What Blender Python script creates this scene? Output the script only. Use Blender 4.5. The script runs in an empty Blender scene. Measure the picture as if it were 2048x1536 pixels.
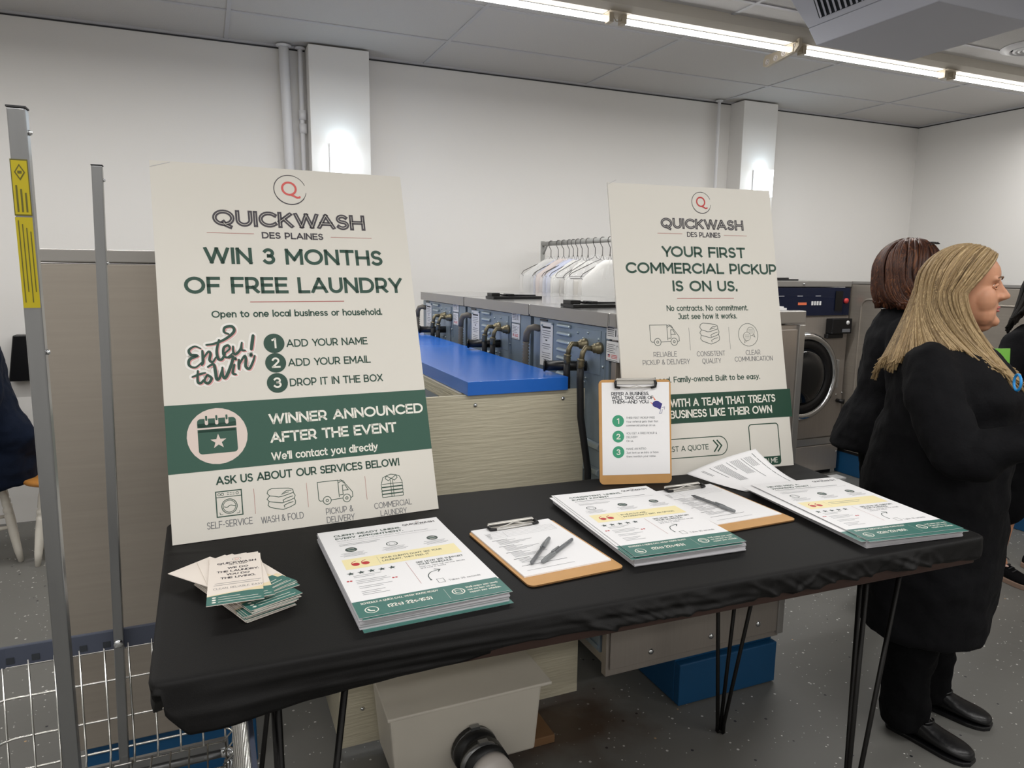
import bpy, bmesh, math, random
from math import sin, cos, pi, radians as R, sqrt
from mathutils import Vector, Matrix, Euler
random.seed(7)
S = bpy.context.scene
COL = S.collection

# ------------------------------------------------------------------ camera
F_PX, PITCH, ROLL, YAW = 1427.24, 0.15806, 0.01081, 0.40442      # 2048 x 1536 frame
EYE = Vector((0, 0, 1.5))
_fw = Vector((sin(YAW)*cos(PITCH), cos(YAW)*cos(PITCH), -sin(PITCH)))
_r = Vector((cos(YAW), -sin(YAW), 0)); _u = _r.cross(_fw)
_r2 = _r*cos(ROLL) + _u*sin(ROLL); _u2 = -_r*sin(ROLL) + _u*cos(ROLL)
cd = bpy.data.cameras.new('camera'); cam = bpy.data.objects.new('camera', cd); COL.objects.link(cam)
cd.sensor_width = 36; cd.lens = F_PX/2048*36; cd.clip_start = .05; cd.clip_end = 60
m = Matrix((_r2, _u2, -_fw)).transposed().to_4x4(); m.translation = EYE; cam.matrix_world = m
S.camera = cam
cd.dof.use_dof = False
def ray(x, y): return _fw + _r2*((x-1024)/F_PX) - _u2*((y-768)/F_PX)
def at(x, y, z):                 # the point of the place seen there at height z
    d = ray(x, y); return EYE + d*((z-EYE.z)/d.z)
def atY(x, y, Y):
    d = ray(x, y); return EYE + d*(Y/d.y)

# ------------------------------------------------------------------ world, light, exposure
w = bpy.data.worlds.new('world'); S.world = w; w.use_nodes = True
w.node_tree.nodes['Background'].inputs[0].default_value = (.95, .97, 1, 1)
w.node_tree.nodes['Background'].inputs[1].default_value = .5
S.view_settings.view_transform = 'Standard'; S.view_settings.look = 'None'
S.view_settings.gamma = 1; S.view_settings.use_curve_mapping = False
S.view_settings.exposure = 0.3
def area(name, loc, sx, sy, power, col=(1, .985, .96), rot=(0, 0, 0), spread=180):
    l = bpy.data.lights.new(name, 'AREA'); l.shape = 'RECTANGLE'; l.size = sx; l.size_y = sy
    l.energy = power; l.color = col; l.spread = R(spread)
    o = bpy.data.objects.new(name, l); COL.objects.link(o); o.location = loc; o.rotation_euler = rot; return o
# fluorescent strip over the back aisle, and the same kind of strips over the camera side of the shop
area('tube_light', (1.4, 3.30, 2.70), 9.2, .05, 88)
area('tube_light', (.6, 0.35, 2.76), 8.0, .10, 70)
area('tube_light', (.6, -1.9, 2.76), 8.0, .10, 72)

# ------------------------------------------------------------------ materials
def lin(c):
    return tuple((v/12.92 if v <= .04045 else ((v+.055)/1.055)**2.4) for v in c)
def hx(s): return lin(tuple(int(s[i:i+2], 16)/255 for i in (0, 2, 4)))
def mat(name, col, rough=.5, metal=0, noise=0, nscale=20, bump=0, bscale=60, aniso=None, emit=0, alpha=1, trans=0, spec=.5, coat=0, ior=1.45, sheen=0):
    m = bpy.data.materials.new(name); m.use_nodes = True; nt = m.node_tree; b = nt.nodes['Principled BSDF']
    if isinstance(col, str): col = hx(col)
    b.inputs['Base Color'].default_value = (*col, 1); b.inputs['Roughness'].default_value = rough
    b.inputs['Metallic'].default_value = metal; b.inputs['Specular IOR Level'].default_value = spec
    b.inputs['Alpha'].default_value = alpha; b.inputs['Transmission Weight'].default_value = trans
    b.inputs['Coat Weight'].default_value = coat; b.inputs['IOR'].default_value = ior
    if sheen: b.inputs['Sheen Weight'].default_value = sheen
    if emit: b.inputs['Emission Color'].default_value = (*col, 1); b.inputs['Emission Strength'].default_value = emit
    tc = nt.nodes.new('ShaderNodeTexCoord'); mp = nt.nodes.new('ShaderNodeMapping'); nt.links.new(tc.outputs['Object'], mp.inputs[0])
    if aniso: mp.inputs['Scale'].default_value = aniso
    if noise:
        n = nt.nodes.new('ShaderNodeTexNoise'); n.inputs['Scale'].default_value = nscale; n.inputs['Detail'].default_value = 5
        nt.links.new(mp.outputs[0], n.inputs[0])
        mx = nt.nodes.new('ShaderNodeMix'); mx.data_type = 'RGBA'
        mx.inputs[6].default_value = (*[v*(1-noise) for v in col], 1); mx.inputs[7].default_value = (*[min(1, v*(1+noise)) for v in col], 1)
        nt.links.new(n.outputs[0], mx.inputs[0]); nt.links.new(mx.outputs[2], b.inputs['Base Color'])
    if bump:
        n = nt.nodes.new('ShaderNodeTexNoise'); n.inputs['Scale'].default_value = bscale; n.inputs['Detail'].default_value = 4
        nt.links.new(mp.outputs[0], n.inputs[0]); bp = nt.nodes.new('ShaderNodeBump')
        bp.inputs['Strength'].default_value = bump; bp.inputs['Distance'].default_value = .01
        nt.links.new(n.outputs[0], bp.inputs['Height']); nt.links.new(bp.outputs[0], b.inputs['Normal'])
    return m
M = {}
M['wall'] = mat('wall_paint', 'e4e2df', .6, noise=.025, nscale=1.5, bump=.06, bscale=25)
M['trim'] = mat('grid_white', 'b9b9bc', .5)
M['gap'] = mat('dark_gap', '3a3a3c', .8)
M['tile'] = mat('ceiling_tile', 'c4c2c0', .9, noise=.06, nscale=260, bump=.25, bscale=300)
M['pipe'] = mat('painted_pipe', 'dcdcde', .4)
M['steel'] = mat('brushed_steel', 'a39b91', .34, .5, noise=.10, nscale=3, aniso=(1, 1, 30), bump=.03, bscale=120)
M['steel_v'] = mat('brushed_steel_front', 'a09890', .36, .5, noise=.08, nscale=4, aniso=(30, 30, 1), bump=.02, bscale=120)
M['steel_top'] = mat('steel_top', 'c4c4c4', .16, .9)
M['steel_edge'] = mat('steel_edge', '9d9a96', .3, .5)
M['galv'] = mat('galvanised_sheet', '8796a3', .36, .45, noise=.14, nscale=9, bump=.02, bscale=60)
M['galv_l'] = mat('galvanised_louver', 'a9b6bd', .3, .6)
M['chrome'] = mat('chrome', 'd2d4d6', .12, 1)
M['rack'] = mat('rack_grey_enamel', 'a9a9a6', .4, .2)
M['clipsteel'] = mat('clip_steel', 'c9c6c0', .35, .7)
M['wire'] = mat('chrome_wire', 'c2c1bd', .22, 1)
M['alu'] = mat('aluminium_pole', '8f9091', .28, .9, noise=.07, nscale=14, aniso=(6, 6, .6))
M['black'] = mat('black_plastic', '121214', .35)
M['rubber'] = mat('black_rubber', '141518', .55)
M['brass'] = mat('dull_brass', '7c745e', .38, .7, noise=.15, nscale=60)
M['hose'] = mat('corrugated_hose', '6f6a62', .5)
M['label'] = mat('white_label', 'dcdcdc', .5)
M['ink'] = mat('dark_ink', '30343a', .6)
M['red'] = mat('red_ink', 'c23a3a', .5)
M['flagblue'] = mat('flag_blue', '2b3a66', .5)
M['blue_lam'] = mat('blue_laminate', '2467c4', .22, spec=.45, noise=.02, nscale=3)
M['blue_base'] = mat('blue_painted_base', '10476f', .5, noise=.08, nscale=8)
M['navy_panel'] = mat('navy_panel', '08142f', .22, coat=.3)
M['pvc'] = mat('white_pvc', 'd6cfc9', .3)
M['trough'] = mat('white_plastic_box', 'cfc9bd', .45, noise=.06, nscale=7)
M['couple'] = mat('black_rubber_coupling', '1b1b1b', .4)
M['wood'] = mat('table_wood', '35211a', .5, noise=.25, nscale=10, aniso=(1, 12, 12))
M['wood_blk'] = mat('wood_block', '7a5a3c', .7, noise=.2, nscale=12)
M['stool_w'] = mat('stool_paint', 'dbd6cc', .5, noise=.06, nscale=40)
M['stool_s'] = mat('stool_seat', 'c98a45', .4, noise=.12, nscale=14)
M['leg'] = mat('black_iron_rod', '191817', .4, .6)
M['foam'] = mat('foam_board', 'dcd8cf', .45, noise=.012, nscale=6)
M['paper'] = mat('white_paper', 'eeedee', .6)
M['paper_side'] = mat('paper_edges', 'bdbcc0', .8, noise=.10, nscale=40, aniso=(1, 1, 60))
M['cream'] = mat('cream_card', 'ece2d8', .5)
M['green'] = mat('deep_green_print', '2f5648', .5, noise=.05, nscale=300)
M['green_t'] = mat('green_lettering', '24483b', .5)
M['green_d'] = mat('dark_green_print', '1f4434', .5)
M['ink_q'] = mat('charcoal_lettering', '454147', .5)
M['ink_g'] = mat('grey_green_ink', '3c4a48', .5)
M['pinkred'] = mat('coral_print', 'd8605c', .5)
M['redline'] = mat('thin_red_line', 'b0605c', .5)
M['blush'] = mat('blush_print', 'dfcfc6', .5)
M['offw'] = mat('offwhite_print', 'ece9df', .5)
M['halo'] = mat('white_halo_print', 'f0ede8', .5)
M['pinkish'] = mat('pink_print', 'dfa3a2', .5)
M['teal'] = mat('teal_print', '3f7169', .4)
M['yellow'] = mat('pale_yellow_print', 'f3e6b4', .5)
M['wave'] = mat('cream_wave_print', 'ead8b4', .5)
M['bookred'] = mat('crimson_print', 'bd3038', .5)
M['mint'] = mat('mint_green_print', '3f9a76', .5)
M['grey_t'] = mat('grey_text', '6d6f74', .6)
M['violet'] = mat('violet_print', '38357e', .5)
M['orange'] = mat('orange_print', 'e0734f', .5)
M['mdf'] = mat('clipboard_hardboard', 'c2935a', .5, noise=.08, nscale=25)
M['mdf_e'] = mat('clipboard_edge', '7d5a35', .6)
M['pen'] = mat('translucent_grey_pen', '6f7174', .25, alpha=.93)
M['pen_c'] = mat('grey_pen_cap', '7d8082', .3)
M['yel_lab'] = mat('yellow_warning_sticker', 'ab9b0e', .45)
M['yel_ink'] = mat('sticker_print', '5a5418', .6)
M['bumper'] = mat('blue_grey_bumper', '454a58', .4)
M['bag'] = mat('clear_garment_film', 'ffffff', .12, alpha=.16, spec=.8)
M['shirt_b'] = mat('pale_blue_shirt', 'c6cbe0', .8); M['shirt_w'] = mat('white_shirt', 'dcdbd8', .8); M['shirt_g'] = mat('grey_shirt', 'bdb9b2', .8); M['shirt_p'] = mat('blush_shirt', 'd9cdc8', .8)
M['hanger'] = mat('dark_hanger_wire', '5d5b59', .4, .6)
M['glass'] = mat('dark_door_glass', '0a0c0f', .08, spec=.7)
M['tube'] = mat('lit_tube', (1, .99, .97), .4, emit=5)
M['sconce'] = mat('lit_sconce', (.86, .95, 1), .4, emit=3.2)
M['fixture'] = mat('fixture_enamel', 'cfc9be', .4)
M['fix_plate'] = mat('aged_ivory_plate', 'b8ad9a', .5)
M['duct'] = mat('duct_paint', 'b4b6c0', .5)
M['slot'] = mat('vent_slots', '2b2f35', .7)

def floor_mat():
    m = mat('grey_epoxy_floor', '6c6b67', .42, noise=.10, nscale=2.2, bump=.04, bscale=30); nt = m.node_tree; b = nt.nodes['Principled BSDF']
    tc = nt.nodes.new('ShaderNodeTexCoord'); base = b.inputs['Base Color'].links[0].from_socket
    for sc, thr, c in ((22, .10, (.62, .61, .58)), (17, .085, (.02, .02, .025)), (31, .085, (.75, .74, .70)), (9, .035, (.5, .33, .18)), (45, .09, (.55, .55, .52))):
        v = nt.nodes.new('ShaderNodeTexVoronoi'); v.inputs['Scale'].default_value = sc; nt.links.new(tc.outputs['Object'], v.inputs[0])
        l = nt.nodes.new('ShaderNodeMath'); l.operation = 'LESS_THAN'; l.inputs[1].default_value = thr; nt.links.new(v.outputs['Distance'], l.inputs[0])
        x = nt.nodes.new('ShaderNodeSeparateColor'); nt.links.new(v.outputs['Color'], x.inputs[0])
        g = nt.nodes.new('ShaderNodeMath'); g.operation = 'GREATER_THAN'; g.inputs[1].default_value = .45; nt.links.new(x.outputs[0], g.inputs[0])
        k = nt.nodes.new('ShaderNodeMath'); k.operation = 'MULTIPLY'; nt.links.new(l.outputs[0], k.inputs[0]); nt.links.new(g.outputs[0], k.inputs[1])
        mx = nt.nodes.new('ShaderNodeMix'); mx.data_type = 'RGBA'; nt.links.new(k.outputs[0], mx.inputs[0]); nt.links.new(base, mx.inputs[6]); mx.inputs[7].default_value = (*c, 1); base = mx.outputs[2]
    # rusty brown stain spreading on the concrete by the drain box
    mp = nt.nodes.new('ShaderNodeMapping'); mp.inputs['Location'].default_value = (-1.02*2.2, -1.92*3.2, 0); mp.inputs['Scale'].default_value = (2.2, 3.2, 1); nt.links.new(tc.outputs['Object'], mp.inputs[0])
    ln = nt.nodes.new('ShaderNodeVectorMath'); ln.operation = 'LENGTH'; nt.links.new(mp.outputs[0], ln.inputs[0])
    nz = nt.nodes.new('ShaderNodeTexNoise'); nz.inputs['Scale'].default_value = 7; nz.inputs['Detail'].default_value = 6; nt.links.new(tc.outputs['Object'], nz.inputs[0])
    ad = nt.nodes.new('ShaderNodeMath'); ad.operation = 'ADD'; nt.links.new(ln.outputs['Value'], ad.inputs[0]); nt.links.new(nz.outputs[0], ad.inputs[1])
    mr = nt.nodes.new('ShaderNodeMapRange'); mr.inputs[1].default_value = 1.25; mr.inputs[2].default_value = .75; mr.inputs[3].default_value = 0; mr.inputs[4].default_value = .8; nt.links.new(ad.outputs[0], mr.inputs[0])
    mx = nt.nodes.new('ShaderNodeMix'); mx.data_type = 'RGBA'; nt.links.new(mr.outputs[0], mx.inputs[0]); nt.links.new(base, mx.inputs[6]); mx.inputs[7].default_value = (*hx('4a3626'), 1); base = mx.outputs[2]
    nt.links.new(base, b.inputs['Base Color']); return m
M['floor'] = floor_mat()
def siding_mat():      # embossed wood-grain cream panel
    m = mat('embossed_cream_panel', 'c3bca6', .5); nt = m.node_tree; b = nt.nodes['Principled BSDF']
    tc = nt.nodes.new('ShaderNodeTexCoord'); mp = nt.nodes.new('ShaderNodeMapping'); mp.inputs['Scale'].default_value = (7, 7, 95); nt.links.new(tc.outputs['Object'], mp.inputs[0])
    n = nt.nodes.new('ShaderNodeTexNoise'); n.inputs['Scale'].default_value = 1.3; n.inputs['Detail'].default_value = 3; nt.links.new(mp.outputs[0], n.inputs[0])
    bp = nt.nodes.new('ShaderNodeBump'); bp.inputs['Strength'].default_value = .6; bp.inputs['Distance'].default_value = .006
    nt.links.new(n.outputs[0], bp.inputs['Height']); nt.links.new(bp.outputs[0], b.inputs['Normal']); return m
M['siding'] = siding_mat()
def hair_mat(name, c1, c2, c3, rough=.5):
    m = mat(name, c1, rough); nt = m.node_tree; b = nt.nodes['Principled BSDF']
    uv = nt.nodes.new('ShaderNodeTexCoord'); mp = nt.nodes.new('ShaderNodeMapping'); mp.inputs['Scale'].default_value = (70, .55, 1); nt.links.new(uv.outputs['UV'], mp.inputs[0])
    n = nt.nodes.new('ShaderNodeTexNoise'); n.inputs['Scale'].default_value = 1.5; n.inputs['Detail'].default_value = 6; n.inputs['Roughness'].default_value = .65; nt.links.new(mp.outputs[0], n.inputs[0])
    cr = nt.nodes.new('ShaderNodeValToRGB'); e = cr.color_ramp.elements
    e[0].position = .34; e[0].color = (*hx(c1), 1); e[1].position = .68; e[1].color = (*hx(c3), 1); k = e.new(.5); k.color = (*hx(c2), 1)
    nt.links.new(n.outputs[0], cr.inputs[0]); nt.links.new(cr.outputs[0], b.inputs['Base Color'])
    bp = nt.nodes.new('ShaderNodeBump'); bp.inputs['Strength'].default_value = .5; bp.inputs['Distance'].default_value = .0015
    nt.links.new(n.outputs[0], bp.inputs['Height']); nt.links.new(bp.outputs[0], b.inputs['Normal']); b.inputs['Anisotropic'].default_value = .5; return m
M['hair_bl'] = hair_mat('blonde_hair', '5c4934', '9f8660', 'cfb58a')
M['hair_br'] = hair_mat('auburn_hair', '1f110d', '45261a', '7d4c2c')
M['hair_bk'] = hair_mat('black_hair', '0b0a0a', '17140f', '262220')
M['skin'] = mat('skin', 'c48e6f', .5, noise=.05, nscale=30); M['skin'].node_tree.nodes['Principled BSDF'].inputs['Subsurface Weight'].default_value = .12
M['skin'].node_tree.nodes['Principled BSDF'].inputs['Subsurface Scale'].default_value = .01
M['lip'] = mat('lips', 'a85c56', .4)
M['eye_w'] = mat('eye_white', 'd8d2cc', .2); M['iris'] = mat('eye_iris', '2e241c', .15); M['brow'] = mat('eyebrow', '6e5440', .8)
M['suit'] = mat('black_suit_cloth', '0c0c0f', .85, bump=.15, bscale=140, spec=.2, noise=.12, nscale=9)
M['suit2'] = mat('black_trouser_cloth', '08080a', .9, bump=.12, bscale=90, spec=.15, noise=.12, nscale=7)
M['navy'] = mat('navy_coat_cloth', '0c1628', .85, bump=.15, bscale=90, spec=.2, noise=.15, nscale=10)
M['leather'] = mat('black_leather', '0e0e10', .33, bump=.1, bscale=70)
M['sole'] = mat('tan_sole', '8d7566', .6); M['lace'] = mat('shoe_lace', '2a2a2c', .7); M['patch'] = mat('pink_patch', 'c9a79c', .6)
M['green_b'] = mat('bright_green_paper', '7cc24c', .5); M['blue_b'] = mat('bright_blue_plastic', '2a8fd6', .3)
def cloth_mat():
    m = mat('black_table_cloth', '080707', .62, bump=.08, bscale=500, spec=.3); return m
M['cloth'] = cloth_mat()

# ------------------------------------------------------------------ mesh helpers
class MB:
    def __init__(s): s.v = []; s.f = []; s.m = []; s.sm = []; s.T = Matrix.Identity(4); s.uvs = None
    def add(s, vs, fs, mi=0, smooth=False):
        b = len(s.v); s.v += [tuple(s.T @ Vector(v)) for v in vs]
        for f in fs: s.f.append(tuple(b+i for i in f)); s.m.append(mi); s.sm.append(smooth)
    def box(s, x0, x1, y0, y1, z0, z1, mi=0):
        s.add([(x0,y0,z0),(x1,y0,z0),(x1,y1,z0),(x0,y1,z0),(x0,y0,z1),(x1,y0,z1),(x1,y1,z1),(x0,y1,z1)],
              [(0,3,2,1),(4,5,6,7),(0,1,5,4),(1,2,6,5),(2,3,7,6),(3,0,4,7)], mi)
    def hexa(s, lo, hi, mi=0):      # 4 low points, 4 high points
        s.add(list(lo)+list(hi), [(0,3,2,1),(4,5,6,7),(0,1,5,4),(1,2,6,5),(2,3,7,6),(3,0,4,7)], mi)
    def prism(s, poly, z0, z1, mi=0, mi_side=None):
        n = len(poly); s.add([(x,y,z0) for x,y in poly]+[(x,y,z1) for x,y in poly], [tuple(range(n-1,-1,-1)), tuple(range(n,2*n))], mi)
        b = len(s.v)-2*n
        for i in range(n):
            j = (i+1) % n; s.f.append((b+i, b+j, b+n+j, b+n+i)); s.m.append(mi if mi_side is None else mi_side); s.sm.append(False)
    def tube(s, pts, r, n=8, mi=0, cap=True, closed=False, sy=1.0, up=None):
        pts = [Vector(p) for p in pts]; N = len(pts); rr = r if isinstance(r, (list, tuple)) else [r]*N
        rings = []; prev = None
        for i, p in enumerate(pts):
            if closed: t = pts[(i+1) % N]-pts[i-1]
            else: t = pts[min(i+1, N-1)]-pts[max(i-1, 0)]
            t.normalize()
            if prev is None:
                a = Vector(up) if up else (Vector((0,0,1)) if abs(t.z) < .9 else Vector((1,0,0)))
                nx = (a - t*a.dot(t)).normalized()
            else:
                nx = (prev - t*prev.dot(t)).normalized()
            prev = nx; ny = t.cross(nx)
            rings.append([p + nx*(cos(2*pi*k/n)*rr[i]) + ny*(sin(2*pi*k/n)*rr[i]*sy) for k in range(n)])
        vs = [v for q in rings for v in q]; fs = []
        for i in range(N if closed else N-1):
            j = (i+1) % N
            for k in range(n): l = (k+1) % n; fs.append((i*n+k, i*n+l, j*n+l, j*n+k))
        if cap and not closed: fs += [tuple(range(n-1,-1,-1)), tuple((N-1)*n+k for k in range(n))]
        s.add(vs, fs, mi, True)
    def cyl(s, a, b, r, n=16, mi=0, r2=None): s.tube([a, b], [r, r if r2 is None else r2], n, mi)
    def lathe(s, prof, n=24, mi=0, o=(0,0,0)):   # profile of (radius, z)
        vs = [(o[0]+r*cos(2*pi*k/n), o[1]+r*sin(2*pi*k/n), o[2]+z) for r, z in prof for k in range(n)]; fs = []
        for i in range(len(prof)-1):
            for k in range(n): l = (k+1) % n; fs.append((i*n+k, i*n+l, (i+1)*n+l, (i+1)*n+k))
        fs += [tuple(range(n-1,-1,-1)), tuple((len(prof)-1)*n+k for k in range(n))]
        s.add(vs, fs, mi, True)
    def ball(s, c, r, mi=0, n=12, sc=(1,1,1)):
        c = Vector(c); vs = []; fs = []
        for i in range(n//2+1):
            a = pi*i/(n//2)
            for k in range(n): vs.append((c.x+r*sc[0]*sin(a)*cos(2*pi*k/n), c.y+r*sc[1]*sin(a)*sin(2*pi*k/n), c.z+r*sc[2]*cos(a)))
        for i in range(n//2):
            for k in range(n): l = (k+1) % n; fs.append((i*n+k, (i+1)*n+k, (i+1)*n+l, i*n+l))
        s.add(vs, fs, mi, True)
    def build(s, name, mats, parent=None, bevel=0, sub=0, seg=2):
        me = bpy.data.meshes.new(name); me.from_pydata(s.v, [], s.f)
        for x in (mats if isinstance(mats, (list, tuple)) else [mats]): me.materials.append(M[x] if isinstance(x, str) else x)
        me.polygons.foreach_set('material_index', s.m); me.polygons.foreach_set('use_smooth', s.sm)
        if s.uvs:
            l = me.uv_layers.new(name='uv')
            for lp in me.loops: l.data[lp.index].uv = s.uvs[lp.vertex_index]
        me.update(); o = bpy.data.objects.new(name, me); COL.objects.link(o)
        if parent: o.parent = parent
        if bevel:
            b = o.modifiers.new('bevel', 'BEVEL'); b.width = bevel; b.segments = seg; b.limit_method = 'ANGLE'; b.angle_limit = R(40)
        if sub: q = o.modifiers.new('sub', 'SUBSURF'); q.levels = sub; q.render_levels = sub
        return o
def tag(o, label=None, cat=None, group=None, kind=None):
    for k, v in (('label', label), ('category', cat), ('group', group), ('kind', kind)):
        if v: o[k] = v
    return o
def empty(name, label, cat, loc=(0,0,0), rz=0, group=None, rot=None):
    o = bpy.data.objects.new(name, None); COL.objects.link(o); o.location = loc; o.rotation_euler = rot or (0, 0, rz); o.empty_display_size = .1
    return tag(o, label, cat, group)
def struct(o): o['kind'] = 'structure'; return o
def copy_tree(root, label=None, loc=None, rz=None):
    r = root.copy(); COL.objects.link(r)
    if label: r['label'] = label
    if loc is not None: r.location = loc
    if rz is not None: r.rotation_euler.z = rz
    def kids(a, b):
        for ch in [x for x in list(bpy.data.objects) if x.parent == a]:
            c = ch.copy(); COL.objects.link(c); c.parent = b; c.matrix_parent_inverse = ch.matrix_parent_inverse.copy(); kids(ch, c)
    kids(root, r); return r
def frame(o, u, v):                   # matrix with origin o, x along u, y near v
    u = Vector(u).normalized(); v = Vector(v); v = (v-u*v.dot(u)).normalized(); n = u.cross(v)
    q = Matrix((u, v, n)).transposed().to_4x4(); q.translation = Vector(o); return q

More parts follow.
